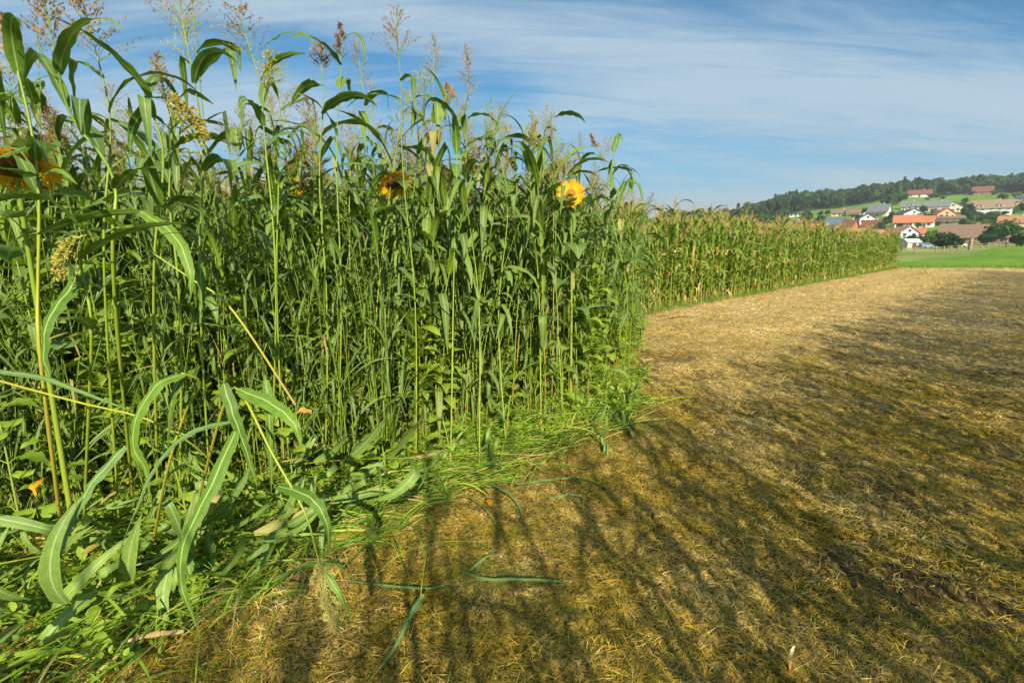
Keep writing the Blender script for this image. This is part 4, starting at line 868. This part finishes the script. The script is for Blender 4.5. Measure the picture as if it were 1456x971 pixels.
# stalks flattened at the foot of the crop
random.seed(61)
LV = [sorghum_variant(500+i, H=1.5+.15*i, nl=8, head=False, low=.25) for i in range(5)]
for s_ in LV: s_['me'] = [('stem', mesh('lodged_stem', s_['stem'], M['stem_y'])), ('foliage', mesh('lodged_foliage', s_['leaf'], M['sorg_blue']))]
for i in range(62):
    s = random.uniform(ES[1]+.3, ES[2]+1.7); e, n_ = on_edge(s); p = e+n_*random.uniform(-1.0, .35); az = random.gauss(R(262), R(38))
    plant('flattened_sorghum', LV[i % 5]['me'], (p[0], p[1], .03), random.random()*6.28, random.uniform(.5, .95), (R(random.uniform(64, 89)), az), 'green sorghum stalk flattened on the ground before the standing crop on the left', 'sorghum', 'flattened sorghum stalks on the left')
for i in range(16):
    s = random.uniform(ES[3], ES[4]+.5); e, n_ = on_edge(s); p = e+n_*random.uniform(-.1, .3); az = random.gauss(R(215), R(30)) if i % 3 else random.gauss(R(300), R(30))
    plant('flattened_sorghum', LV[i % 5]['me'], (p[0], p[1], .03), random.random()*6.28, random.uniform(.35, .55), (R(random.uniform(70, 88)), az), 'green sorghum stalk flattened at the foot of the crop right of the middle', 'sorghum', 'flattened sorghum stalks right of the middle')
# ------------------------------------------------------------------ the village on the slope
def boxq(g, x0, x1, y0, y1, z0, z1, r=.5):
    v = [(x0, y0, z0), (x1, y0, z0), (x1, y1, z0), (x0, y1, z0), (x0, y0, z1), (x1, y0, z1), (x1, y1, z1), (x0, y1, z1)]
    g.add(v, [[0, 3, 2, 1], [4, 5, 6, 7], [0, 1, 5, 4], [1, 2, 6, 5], [2, 3, 7, 6], [3, 0, 4, 7]], [[.5, .5, r]]*8)
def wallmat(n, c): M[n] = plain(n, c, tuple(x*.86 for x in c), .8, .85, .2); return n
def roofmat(n, c):
    m, nt = new_mat(n); tcn = N(nt, 'ShaderNodeTexCoord'); w = N(nt, 'ShaderNodeTexWave', wave_type='BANDS', bands_direction='Z'); w.inputs['Scale'].default_value = 1.6; w.inputs['Distortion'].default_value = .6
    LK(nt, tcn.outputs['Object'], w.inputs[0]); nz = noise(nt, tcn.outputs['Object'], 1.1, 6, .7)
    k = math_(nt, 'ADD', math_(nt, 'MULTIPLY', w.outputs['Fac'], .25), nz); c_ = mixc(nt, ramp(nt, k, .35, .95), tuple(x*.72 for x in c), tuple(min(1, x*1.25) for x in c))
    b = N(nt, 'ShaderNodeBsdfPrincipled'); LK(nt, c_, b.inputs['Base Color']); b.inputs['Roughness'].default_value = .85; finish(nt, b.outputs[0]); M[n] = m; return n
wallmat('w_white', (.60, .60, .62)); wallmat('w_cream', (.56, .51, .40)); wallmat('w_blue', (.52, .58, .68)); wallmat('w_wood', (.22, .13, .08)); wallmat('w_orange', (.62, .38, .18)); wallmat('w_grey', (.45, .45, .45)); wallmat('w_brick', (.40, .16, .08))
roofmat('r_orange', (.46, .16, .075)); roofmat('r_red', (.20, .075, .05)); roofmat('r_brown', (.22, .14, .095)); roofmat('r_grey', (.16, .175, .19)); roofmat('r_dark', (.07, .075, .09)); roofmat('r_tan', (.27, .19, .12)); roofmat('r_rust', (.40, .19, .10))
M['trim'] = plain('trim', (.75, .75, .74)); M['glassdark'] = plain('window_glass', (.03, .04, .055), (.05, .06, .08), 3, .12, .8); M['doorwood'] = plain('door_wood', (.14, .07, .04)); M['panel'] = plain('solar_panel', (.08, .12, .17), (.11, .16, .21), 1, .25, .7)
MPX = lambda p: math.hypot(p[1], p[2]-CH)/F*1.0
def gable_body(g, w, d, hw, hr):        # ridge along x
    x, y = w/2, d/2
    v = []
    for sx in (-x, x): v += [(sx, -y, 0), (sx, 0, 0), (sx, y, 0), (sx, y, hw), (sx, 0, hw+hr), (sx, -y, hw)]
    f = [[0, 5, 4, 1], [1, 4, 3, 2], [6, 7, 10, 11], [7, 8, 9, 10], [0, 6, 11, 5], [2, 3, 9, 8], [0, 1, 7, 6], [1, 2, 8, 7], [5, 11, 10, 4], [3, 4, 10, 9]]
    g.add(v, f[:8], [[.5, .5, .5]]*12)
def gable_roof(g, w, d, hw, hr, ov=.6, th=.28):
    x = w/2+ov; y = d/2; sl = hr/y; ye = y+ov; ze = hw-ov*sl
    for s in (-1, 1):
        a = [(-x, 0, hw+hr+.02), (x, 0, hw+hr+.02), (x, s*ye, ze+.02), (-x, s*ye, ze+.02)]; b_ = [(p[0], p[1], p[2]+th) for p in a]
        g.add(a+b_, [[0, 1, 2, 3], [7, 6, 5, 4], [1, 5, 6, 2], [2, 6, 7, 3], [3, 7, 4, 0], [0, 4, 5, 1]], [[.5, .5, .5]]*8)
def window_(parent, x, y, z, w, h, axis, sgn):
    g = G(); t = .06
    if axis == 'y': boxq(g, x-w/2-.1, x+w/2+.1, y-t if sgn < 0 else y, y if sgn < 0 else y+t, z-.1, z+h+.1)
    else: boxq(g, x-t if sgn < 0 else x, x if sgn < 0 else x+t, y-w/2-.1, y+w/2+.1, z-.1, z+h+.1)
    fr = obj('window', mesh('window', g, M['trim'], False), parent); g = G()
    if axis == 'y': q = y+sgn*(t+.015); boxq(g, x-w/2, x+w/2, q-.012, q+.012, z, z+h)
    else: q = x+sgn*(t+.015); boxq(g, q-.012, q+.012, y-w/2, y+w/2, z, z+h)
    obj('pane', mesh('pane', g, M['glassdark'], False), fr)
def house(px0, px1, base, wallpx, roofpx, face, wall, roof, label, yaw=0, depth=None, win=3, floors=1, chimney=True, dormer=False, panel=False, balcony=False, cat='house', name='village_house'):
    c = ground_at((px0+px1)/2, base); m = MPX(c); w = (px1-px0)*m; hw = wallpx*m+.15; hr = roofpx*m
    bear = math.atan2(c[0], c[1]); root = empty(name, c+np.array([0, 0, -.3]), label, cat, 'houses of the village on the slope', rot=(0, 0, -bear+R(yaw)))
    hw += .3
    if face == 'side': W_, D_ = w*.94, depth or min(max(w*.6, 7), 11); rot = 0
    else: W_, D_ = (depth or w*1.2), w*.94; rot = math.pi/2
    root.location = Vector(root.location)+Vector((math.sin(bear), math.cos(bear), 0))*((D_ if face == 'side' else W_)/2)
    root.rotation_euler[2] += rot
    g = G(); gable_body(g, W_, D_, hw, hr); g2 = G(); boxq(g2, -W_/2+.02, W_/2-.02, -D_/2+.02, D_/2-.02, -2.5, .01); g.addg(g2.arr()); wl = obj('wall', mesh('house_wall', g, M[wall], False), root)
    g = G(); gable_roof(g, W_, D_, hw, hr); rf = obj('roof', mesh('house_roof', g, M[roof], False), root)
    if chimney: g = G(); boxq(g, W_*.18-.35, W_*.18+.35, D_*.10-.35, D_*.10+.35, hw+hr*.6, hw+hr+1.1); obj('chimney', mesh('chimney', g, M['w_grey'], False), rf)
    if panel:
        sl = hr/(D_/2); g = G(); s = -1; v = [(-W_*.46, -D_*.06, hw+hr-sl*D_*.06+.36), (W_*.46, -D_*.06, hw+hr-sl*D_*.06+.36), (W_*.46, -D_*.50, hw+.36), (-W_*.46, -D_*.50, hw+.36)]
        g.add(v+[(a, b, c_-.06) for a, b, c_ in v], [[0, 1, 2, 3], [4, 5, 1, 0], [5, 6, 2, 1], [6, 7, 3, 2], [7, 4, 0, 3], [7, 6, 5, 4]], [[.5]*3]*8); obj('solar_panel', mesh('solar_panel', g, M['panel'], False), rf)
    fh = hw/floors
    for fl in range(floors):
        z = fl*fh+fh*.35+.2; wh = min(1.4, fh*.45)
        for k in range(win):
            if face == 'side': window_(wl, -W_/2+W_*(k+.5)/win, -D_/2, z, min(1.4, W_/win*.5), wh, 'y', -1)
            else: window_(wl, -W_/2, -D_/2+D_*(k+.5)/win, z, min(1.4, D_/win*.5), wh, 'x', -1)
        if face == 'side': window_(wl, -W_/2, 0, z, 1.2, wh, 'x', -1)
        else: window_(wl, 0, -D_/2, z, 1.2, wh, 'y', -1)
    if face != 'side' and hr > 2: window_(wl, -W_/2, 0, hw+.2, min(1.3, hr*.5), min(1.2, hr*.45), 'x', -1)
    g = G()
    if face == 'side': boxq(g, W_*.0-.5, W_*.0+.5, -D_/2-.05, -D_/2, 0.3, 2.3)
    else: boxq(g, -W_/2-.05, -W_/2, D_*.25-.5, D_*.25+.5, .3, 2.3)
    obj('door', mesh('door', g, M['doorwood'], False), wl)
    if dormer:
        for xx in ([-W_*.25, W_*.22] if dormer == 2 else [W_*.05]):
            g = G(); y0 = -D_/2+.6; boxq(g, xx-1.3, xx+1.3, y0, -D_*.08, hw+.2, hw+1.9); dm = obj('dormer', mesh('dormer', g, M[wall], False), rf)
            g = G(); boxq(g, xx-1.6, xx+1.6, y0-.3, 0, hw+1.91, hw+2.1); obj('dormer_roof', mesh('dormer_roof', g, M[roof], False), rf); window_(dm, xx, y0, hw+.7, 1.3, .9, 'y', -1)
    if balcony:
        g = G(); boxq(g, -W_*.4, W_*.4, -D_/2-1.3, -D_/2-.002, hw*.45, hw*.45+.15); boxq(g, -W_*.4, W_*.4, -D_/2-1.3, -D_/2-1.22, hw*.45+.152, hw*.45+1.0); obj('balcony', mesh('balcony', g, M['w_wood'], False), wl)
    return root
H_ = house
H_(1123, 1139, 308, 3.5, 1.2, 'side', 'w_white', 'r_dark', 'low white house with a flat dark roof, leftmost on the slope', chimney=False)
H_(1122, 1141, 322, 5, 3, 'side', 'w_white', 'r_brown', 'small white house with a brown roof just over the maize tops', win=2)
H_(1122, 1168, 333, 6, 6.5, 'side', 'w_cream', 'r_orange', 'long house showing only its pale orange roof over the maize', depth=9, win=4)
H_(1184, 1205, 307, 4, 4.5, 'side', 'w_cream', 'r_brown', 'left half of the long cream terrace with a brown roof', yaw=-6)
H_(1205, 1222, 307, 4.5, 4.5, 'side', 'w_cream', 'r_brown', 'right half of the long cream terrace with a brown roof', yaw=-6, chimney=False, balcony=True)
H_(1173, 1198, 328, 8, 9, 'side', 'w_white', 'r_dark', 'white house whose steep roof is covered with solar panels', panel=True, chimney=False)
H_(1171, 1183, 331, 6, 4, 'gable', 'w_white', 'r_dark', 'small white gable house before the solar roof')
H_(1197, 1215, 332, 5, 13, 'side', 'w_brick', 'r_red', 'steep red brown roofed barn left of the white gable', yaw=-30, depth=9, win=2)
H_(1220, 1240, 319, 8, 6, 'gable', 'w_white', 'r_dark', 'white gable house with a dark roof between the two red roofs', yaw=12, balcony=False)
H_(1228, 1250, 332, 6, 12, 'side', 'w_wood', 'r_red', 'steep red roofed barn right of the white gable', yaw=-22, depth=9, win=2)
H_(1206, 1228, 337, 5, 6, 'side', 'w_wood', 'r_rust', 'low rusty brown roof at the edge of the maize below the barns', win=2, chimney=False)
H_(1232, 1252, 338, 4, 6.5, 'side', 'w_wood', 'r_rust', 'low orange brown shed roof beside the white gable house by the maize', win=2, chimney=False)
H_(1237, 1262, 307, 6.5, 9, 'side', 'w_white', 'r_grey', 'grey roofed white house with a terrace at the left of the upper row', yaw=-18, balcony=True)
H_(1293, 1321, 280, 4, 5.5, 'side', 'w_white', 'r_red', 'white house with a red brown roof alone high on the hill', depth=9)
H_(1385, 1408, 276, 3.5, 7, 'side', 'w_brick', 'r_red', 'large red roof right up against the forest', win=2, chimney=False)
H_(1283, 1304, 298, 4.5, 6.5, 'side', 'w_grey', 'r_grey', 'grey house with a slate roof beneath the hilltop white one', dormer=1)
H_(1315, 1345, 302, 8, 7.5, 'side', 'w_cream', 'r_grey', 'big cream house with a wide slate roof in the upper row')
H_(1340, 1363, 302, 8, 6, 'gable', 'w_cream', 'r_grey', 'cream gable wing of the big slate roofed house', chimney=False, win=2, yaw=8)
H_(1328, 1351, 309, 4, 8, 'gable', 'w_orange', 'r_orange', 'small ochre house with a bright orange gable roof', yaw=20)
H_(1277, 1303, 311, 7, 6, 'gable', 'w_blue', 'r_dark', 'dark gabled house behind the bright orange roofs', yaw=25)
H_(1273, 1305, 323, 7, 9, 'side', 'w_white', 'r_orange', 'white house with the largest bright orange roof', win=4)
H_(1305, 1325, 323, 7, 8, 'side', 'w_white', 'r_orange', 'white annex with an orange roof on the right of the largest one', depth=8, chimney=False, win=2, yaw=-5)
H_(1328, 1365, 318, 7, 3, 'side', 'w_white', 'r_brown', 'low white terrace house with a nearly flat brown roof', win=5, balcony=True)
H_(1265, 1290, 338, 7, 8, 'gable', 'w_blue', 'r_rust', 'bluish white gable house at the end of the maize', yaw=30, depth=14, win=2)
H_(1290, 1312, 337, 5, 6, 'side', 'w_white', 'r_orange', 'long orange roof joined to the bluish gable', chimney=True, win=2)
H_(1342, 1424, 346, 8, 18, 'side', 'w_wood', 'r_brown', 'huge brown barn roof dominating the lower village', depth=20, win=6, chimney=False, cat='barn', name='barn')
H_(1385, 1431, 305, 9, 11, 'side', 'w_white', 'r_tan', 'large white farmhouse with a tan roof and dormers', dormer=2, floors=2, win=5)
H_(1424, 1462, 325, 8, 9, 'side', 'w_cream', 'r_rust', 'house with a mottled reddish roof right of the barn', depth=12)
H_(1447, 1462, 287, 5, 4, 'side', 'w_white', 'r_dark', 'small white house at the right picture edge below the wood', win=2)
H_(1432, 1448, 290, 3, 2, 'side', 'w_cream', 'r_tan', 'low pale house left of the small white one at the right edge', win=2, chimney=False)
# ------------------------------------------------------------------ trees
def far_tree(seed, n, kind='leafy', q=.5):
    """unit tree: height 1, crown about .8 wide"""
    rr = np.random.default_rng(seed); gt, gc = G(), G()
    tube(gt, np.array([[0, 0, -.03], [.01, 0, .2], [0, .01, .5]]), [.035, .025, .01], 6, .5)
    if kind == 'leafy':
        for k in range(5): a = rr.random()*6.28; tube(gt, np.array([[0, 0, .22+.05*k], [.12*math.cos(a), .12*math.sin(a), .36+.05*k], [.22*math.cos(a), .22*math.sin(a), .5+.05*k]]), [.014, .009, .004], 4, .5)
        m = 13; c = rr.normal(0, 1, (m, 3)); c = nrm(c)*np.array([.26, .26, .27])*rr.uniform(.5, 1.05, (m, 1)) + [0, 0, .58]; r = rr.uniform(.12, .22, m)
        i = rr.integers(0, m, n); d = nrm(rr.normal(0, 1, (n, 3))); pos = c[i]+d*(r[i]*rr.uniform(.55, 1.08, n))[:, None]; nor = nrm(d+rr.normal(0, .5, (n, 3)))
        keep = pos[:, 2] > .1; pos, nor, i = pos[keep], nor[keep], i[keep]; rnd = rr.random(m)[i]*.5+rr.random(len(i))*.5; s = rr.uniform(.5, 1.2, len(i))*q*.07
    else:
        z = rr.random(n)**.8*.92+.08; a = rr.random(n)*6.28; rad = (1-z)*.26*(.75+.35*np.sin(z*40+a*2))*rr.uniform(.5, 1.1, n)+.008
        pos = np.stack([rad*np.cos(a), rad*np.sin(a), z], 1); nor = nrm(np.stack([np.cos(a), np.sin(a), .5+0*a], 1)+rr.normal(0, .4, (n, 3))); rnd = rr.random(n); s = rr.uniform(.5, 1.1, n)*q*.05
    n = len(pos); t1 = nrm(np.cross(nor, rr.normal(0, 1, (n, 3)))); t2 = np.cross(nor, t1); s = s[:, None]
    V = np.stack([pos-t1*s-t2*s, pos+t1*s-t2*s*.7, pos+t1*s*.8+t2*s, pos-t1*s+t2*s*.8], 1).reshape(-1, 3); f = np.arange(n*4).reshape(n, 4); gc.add(V, f, np.column_stack([np.full(n*4, .5), np.full(n*4, .5), np.repeat(rnd, 4)]))
    return dict(stem=gt, leaf=gc)
def crownmat(n, a, b, c): M[n] = ramp_mat(n, [(0, a), (.5, b), (1, c)], key='ro', rough=.9, spec=.1, transl=.2, nscale=.25, namp=.9); return n
crownmat('c_dark', (.018, .045, .016), (.035, .075, .022), (.06, .105, .025)); crownmat('c_mid', (.035, .08, .018), (.06, .12, .022), (.09, .155, .03)); crownmat('c_light', (.07, .13, .02), (.11, .18, .03), (.17, .22, .04)); crownmat('c_wood', (.014, .038, .018), (.032, .07, .022), (.075, .11, .03))
M['bark'] = plain('bark', (.11, .085, .06), (.06, .045, .03), 6)
TV = {'leafy': [far_tree(600+i, 1500, q=.55) for i in range(5)], 'fir': [far_tree(620+i, 900, 'fir', .6) for i in range(2)]}
TM = {}
def tree(px, base, hpx, kind, mat, label, group=None, wide=1.0):
    c = ground_at(px, base); m = MPX(c); h = hpx*m; i = random.randrange(len(TV[kind])); k = (kind, i, mat)
    if k not in TM: TM[k] = (mesh('trunk', TV[kind][i]['stem'], M['bark']), mesh('crown', TV[kind][i]['leaf'], M[mat], False))
    r = empty('tree', c+np.array([0, 0, -(.13*h if hpx < 33 else .08*h)]), label, 'tree', group); r.scale = (h*wide, h*wide, h); r.rotation_euler = (0, 0, random.random()*6.28)
    obj('trunk', TM[k][0], r); obj('crown', TM[k][1], r)
random.seed(70)
tree(1424, 347, 38, 'leafy', 'c_mid', 'broad light green tree covering the right end of the barn', None, 1.45)
tree(1322, 351, 29, 'leafy', 'c_light', 'slim yellow green tree in the dark bushes left of the barn', None, .7)
tree(1302, 352, 24, 'leafy', 'c_dark', 'dark bushy tree in front of the long orange roof', None, 1.3)
tree(1340, 353, 30, 'leafy', 'c_dark', 'wide dark bushy tree covering the left end of the barn', None, 1.3)
tree(1358, 353, 24, 'leafy', 'c_dark', 'dark bush right beside the wide dark tree', None, 1.1)
tree(1401, 350, 22, 'leafy', 'c_dark', 'dark green bush under the right part of the barn roof', None, 1.2)
tree(1452, 350, 26, 'leafy', 'c_mid', 'green tree at the right picture edge beside the broad one', None, 1.3)
tree(1375, 312, 26, 'leafy', 'c_dark', 'tall dark tree left of the tan roofed farmhouse', None, .9)
tree(1384, 316, 20, 'leafy', 'c_mid', 'rounded tree before the left corner of the tan roofed farmhouse', None, 1.1)
tree(1410, 314, 17, 'leafy', 'c_mid', 'rounded tree before the middle of the tan roofed farmhouse', None, 1.2)
tree(1398, 316, 14, 'leafy', 'c_dark', 'small bush before the tan roofed farmhouse', None, 1.3)
tree(1262, 292, 21, 'leafy', 'c_mid', 'tree standing where the upper field meets the forest edge', None, 1.2)
tree(1267, 292, 26, 'fir', 'c_mid', 'pointed conifer beside the tree at the end of the upper field', None, 1.2)
tree(1277, 290, 20, 'leafy', 'c_mid', 'rounded green tree left of the hilltop white house', None, 1.3)
tree(1249, 333, 20, 'leafy', 'c_dark', 'dark bush at the right corner of the red barn', None, 1.0)
tree(1193, 334, 17, 'fir', 'c_dark', 'small dark fir before the solar roofed house', None, 1.2)
GRP = 'trees among the village houses'
for px, base, h, k, mt, w in [(1012, 318, 18, 'leafy', 'c_dark', 1.3), (1035, 318, 20, 'leafy', 'c_mid', 1.2), (1060, 320, 22, 'leafy', 'c_dark', 1.2), (1085, 322, 24, 'leafy', 'c_mid', 1.2), (1103, 325, 26, 'leafy', 'c_mid', 1.1), (1112, 312, 18, 'leafy', 'c_mid', 1.2),
    (1145, 318, 22, 'leafy', 'c_dark', 1.0), (1152, 322, 20, 'leafy', 'c_mid', 1.0), (1166, 306, 8, 'leafy', 'c_dark', 1.3), (1176, 306, 10, 'leafy', 'c_dark', .9), (1168, 316, 12, 'leafy', 'c_dark', 1.3), (1228, 303, 9, 'leafy', 'c_dark', 1.2), (1234, 318, 9, 'leafy', 'c_mid', 1.0),
    (1270, 316, 18, 'leafy', 'c_dark', 1.1), (1312, 302, 12, 'leafy', 'c_dark', 1.1), (1308, 312, 12, 'leafy', 'c_mid', 1.1), (1366, 300, 16, 'leafy', 'c_dark', 1.0), (1370, 324, 16, 'leafy', 'c_mid', 1.2), (1380, 330, 16, 'leafy', 'c_dark', 1.2), (1440, 304, 15, 'leafy', 'c_mid', 1.2), (1436, 296, 12, 'leafy', 'c_mid', 1.3),
    (1452, 302, 16, 'leafy', 'c_dark', 1.2), (1445, 283, 12, 'leafy', 'c_light', 1.2), (1425, 285, 12, 'leafy', 'c_mid', 1.5), (1340, 284, 7, 'leafy', 'c_light', 1.3), (1278, 352, 16, 'leafy', 'c_dark', 1.2), (1288, 352, 14, 'leafy', 'c_mid', 1.3), (1372, 288, 9, 'leafy', 'c_dark', 1.2), (1212, 309, 6, 'leafy', 'c_mid', 1.2), (1255, 322, 14, 'leafy', 'c_mid', 1.3), (1330, 340, 14, 'leafy', 'c_mid', 1.3), (1418, 276, 9, 'leafy', 'c_mid', 1.5), (1288, 282, 8, 'leafy', 'c_mid', 1.5), (1325, 281, 7, 'leafy', 'c_dark', 1.8), (1332, 281, 8, 'leafy', 'c_mid', 1.6), (1318, 284, 4, 'leafy', 'c_dark', 2.0), (1382, 277, 7, 'leafy', 'c_dark', 1.6), (1412, 277, 8, 'leafy', 'c_mid', 1.4), (1346, 279, 9, 'leafy', 'c_mid', 1.5), (1358, 277, 10, 'leafy', 'c_dark', 1.4)]:
    tree(px, base, h, k, mt, 'green broadleaf tree among or beside the houses of the village slope', GRP, w)
random.seed(77)
for i in range(125):
    px = random.uniform(1115, 1475); lo = np.interp(px, [1115, 1250, 1300, 1475], [306, 312, 296, 300]); base = random.uniform(lo, 338)
    tree(px, base, random.uniform(5, 11), 'leafy', random.choice(['c_dark', 'c_mid', 'c_dark', 'c_light']), 'green broadleaf tree among or beside the houses of the village slope', GRP, random.uniform(1.0, 1.5))
# the wood along the ridge
random.seed(71); g = G(); fm = []
FV = [far_tree(700+i, 230, q=1.5) for i in range(4)]+[far_tree(710+i, 130, 'fir', 1.5) for i in range(2)]
N_ = 2300; yy = 340+rng.random(N_)**1.0*400; pxs = rng.uniform(940, 1640, N_); mats = [M['c_wood'], M['c_mid'], M['c_dark']]
xs = (pxs-728)/F*yy*CP; fy = np.interp(pxs, [900, 1000, 1110, 1140, 1200, 1260, 1300, 1400, 1456, 1640], [330, 345, 400, 455, 470, 480, 500, 500, 440, 440])
for i in range(N_):
    if yy[i] < fy[i]+4: continue
    y0 = yy[i]; h = random.uniform(10, 15) + (4 if random.random() < .1 else 0); v = random.choice([0, 1, 2, 3, 0, 1, 2, 3, 4, 5]); a = xf(FV[v]['leaf'], (xs[i], y0, float(tz(xs[i], y0))-h*.1), random.random()*6.28, h, rnd=None)
    sh = random.random(); aa = a[2].copy(); aa[:, 2] = aa[:, 2]*.4+sh*.6; g.add(a[0], a[1], aa); fm += [random.choice([0, 0, 0, 1, 2])]*len(a[1])
M['c_wood2'] = ramp_mat('c_wood2', [(0, (.014, .038, .018)), (.5, (.032, .07, .022)), (1, (.075, .11, .03))], key='r', rough=.9, spec=.1, transl=.2, nscale=.05, namp=.6)
tag(obj('forest', mesh('forest', g, [M['c_wood2'], M['c_mid'], M['c_dark']], False, fm=fm)), 'dark mixed forest along the ridge of the hill', 'forest', kind='stuff')
# ------------------------------------------------------------------ fence, post, cars
M['fencewood'] = plain('fence_wood', (.30, .24, .17), (.20, .16, .11), 9)
line = [(1280, 364), (1300, 362), (1330, 359), (1362, 356), (1395, 353), (1430, 350), (1475, 347)]
pts = [ground_at(*q) for q in line]; root = empty('fence', pts[0], 'thin wooden post and rail fence between the green meadow and the pale pasture', 'fence'); L0 = pts[0]; k = 0
dense = []
for a, b in zip(pts[:-1], pts[1:]):
    n = max(1, int(np.linalg.norm((b-a)[:2])/4.0))
    for j in range(n): q = a+(b-a)*j/n; q = np.array([q[0], q[1], float(tz(q[0], q[1]))]); dense.append(q)
for q in dense: g = G(); boxq(g, -.08, .08, -.08, .08, -.3, 1.15); obj('post', mesh('post', g, M['fencewood'], False), root, tuple(q-L0))
for z in (.55, 1.0): g = G(); tube(g, np.array(dense)-L0+np.array([0, 0, z]), .035, 4, .5); obj('rail', mesh('rail', g, M['fencewood'], False), root)
def car(px, py, mat, yaw, label):
    c = ground_at(px, py); root = empty('parked_car', c, label, 'car', rot=(0, 0, R(yaw)))
    prof = [(-2.1, .35), (-2.1, .85), (-1.75, .95), (-1.25, 1.42), (.35, 1.45), (1.0, .98), (2.0, .82), (2.12, .35)]; g = G(); n = len(prof); V = []
    for y, s in ((-.85, 1), (.85, 1)): V += [(x, y*(.88 if z > 1.2 else 1), z) for x, z in prof]
    f = [[i, (i+1) % n, (i+1) % n+n, i+n] for i in range(n)]+[[0, 7, 6, 1], [1, 6, 5, 2], [2, 5, 4, 3], [8, 9, 14, 15], [9, 10, 13, 14], [10, 11, 12, 13]]
    g.add(V, f, [[.5]*3]*(2*n)); bd = obj('body', mesh('car_body', g, M[mat], False), root)
    for s in (-1, 1): g = G(); y = s*.835; g.add([(-1.5, y, .98), (.75, y, .98), (.3, s*.76, 1.36), (-1.2, s*.76, 1.36)]+[(-1.5, y+s*.02, .98), (.75, y+s*.02, .98), (.3, s*.785, 1.36), (-1.2, s*.785, 1.36)], [[0, 1, 2, 3], [4, 5, 6, 7], [0, 1, 5, 4], [2, 3, 7, 6], [1, 2, 6, 5], [3, 0, 4, 7]], [[.5]*3]*8); obj('side_window', mesh('side_window', g, M['glassdark'], False), bd)
    for x in (-1.3, 1.3):
        for s in (-1, 1): g = G(); tube(g, np.array([[x, s*.70, .33], [x, s*.80, .33], [x, s*.89, .33]]), .33, 12, .5, False); tube(g, np.array([[x, s*.87, .33], [x, s*.895, .33]]), [.22, .01], 12, .5, False); obj('wheel', mesh('wheel', g, M['tyre'], False), root)
M['tyre'] = plain('tyre', (.03, .03, .03)); M['car_white'] = plain('car_white', (.70, .73, .76), (.66, .69, .73), 1, .25, .6); M['car_blue'] = plain('car_blue', (.20, .30, .42), (.18, .27, .38), 1, .25, .6)
car(1361, 351.0, 'car_white', 8, 'white car parked in front of the barn left of the tall post'); car(1315, 352.5, 'car_blue', 15, 'blue grey car parked at the foot of the dark bushes')
c = ground_at(1379, 354); root = empty('stone_post', c, 'pale weathered post standing in the pasture before the barn', 'post'); g = G(); m = MPX(c); boxq(g, -.28, .28, -.28, .28, -.2, 15*m); obj('shaft', mesh('post_shaft', g, M['fencewood'], False), root); g = G(); boxq(g, -1.1, 1.1, -.16, .16, 11.5*m, 12.2*m); obj('crossbar', mesh('post_crossbar', g, M['fencewood'], False), root)
c = ground_at(1294, 353); root = empty('garden_shed', c, 'small grey white shed between bushes at the end of the maize', 'shed'); g = G(); gable_body(g, 3.6, 2.6, 1.7, .8); obj('wall', mesh('shed_wall', g, M['w_grey'], False), root); g = G(); gable_roof(g, 3.6, 2.6, 1.7, .8, .25, .1); obj('roof', mesh('shed_roof', g, M['w_white'], False), root); g = G(); boxq(g, -.5, .5, -1.34, -1.302, .05, 1.5); obj('door', mesh('shed_door', g, M['doorwood'], False), root)
# ------------------------------------------------------------------ the air
m, nt = new_mat('haze'); pv = N(nt, 'ShaderNodeVolumePrincipled'); pv.inputs['Color'].default_value = (.80, .88, 1, 1); pv.inputs['Density'].default_value = .00030; pv.inputs['Anisotropy'].default_value = .2
ho = N(nt, 'ShaderNodeOutputMaterial'); LK(nt, pv.outputs[0], ho.inputs[1])
g = G(); boxq(g, -14500, 14500, -150, 6100, -30, 190); tag(obj('haze', mesh('haze', g, m, False)), 'thin blue summer haze over the far slope', 'haze', kind='stuff')
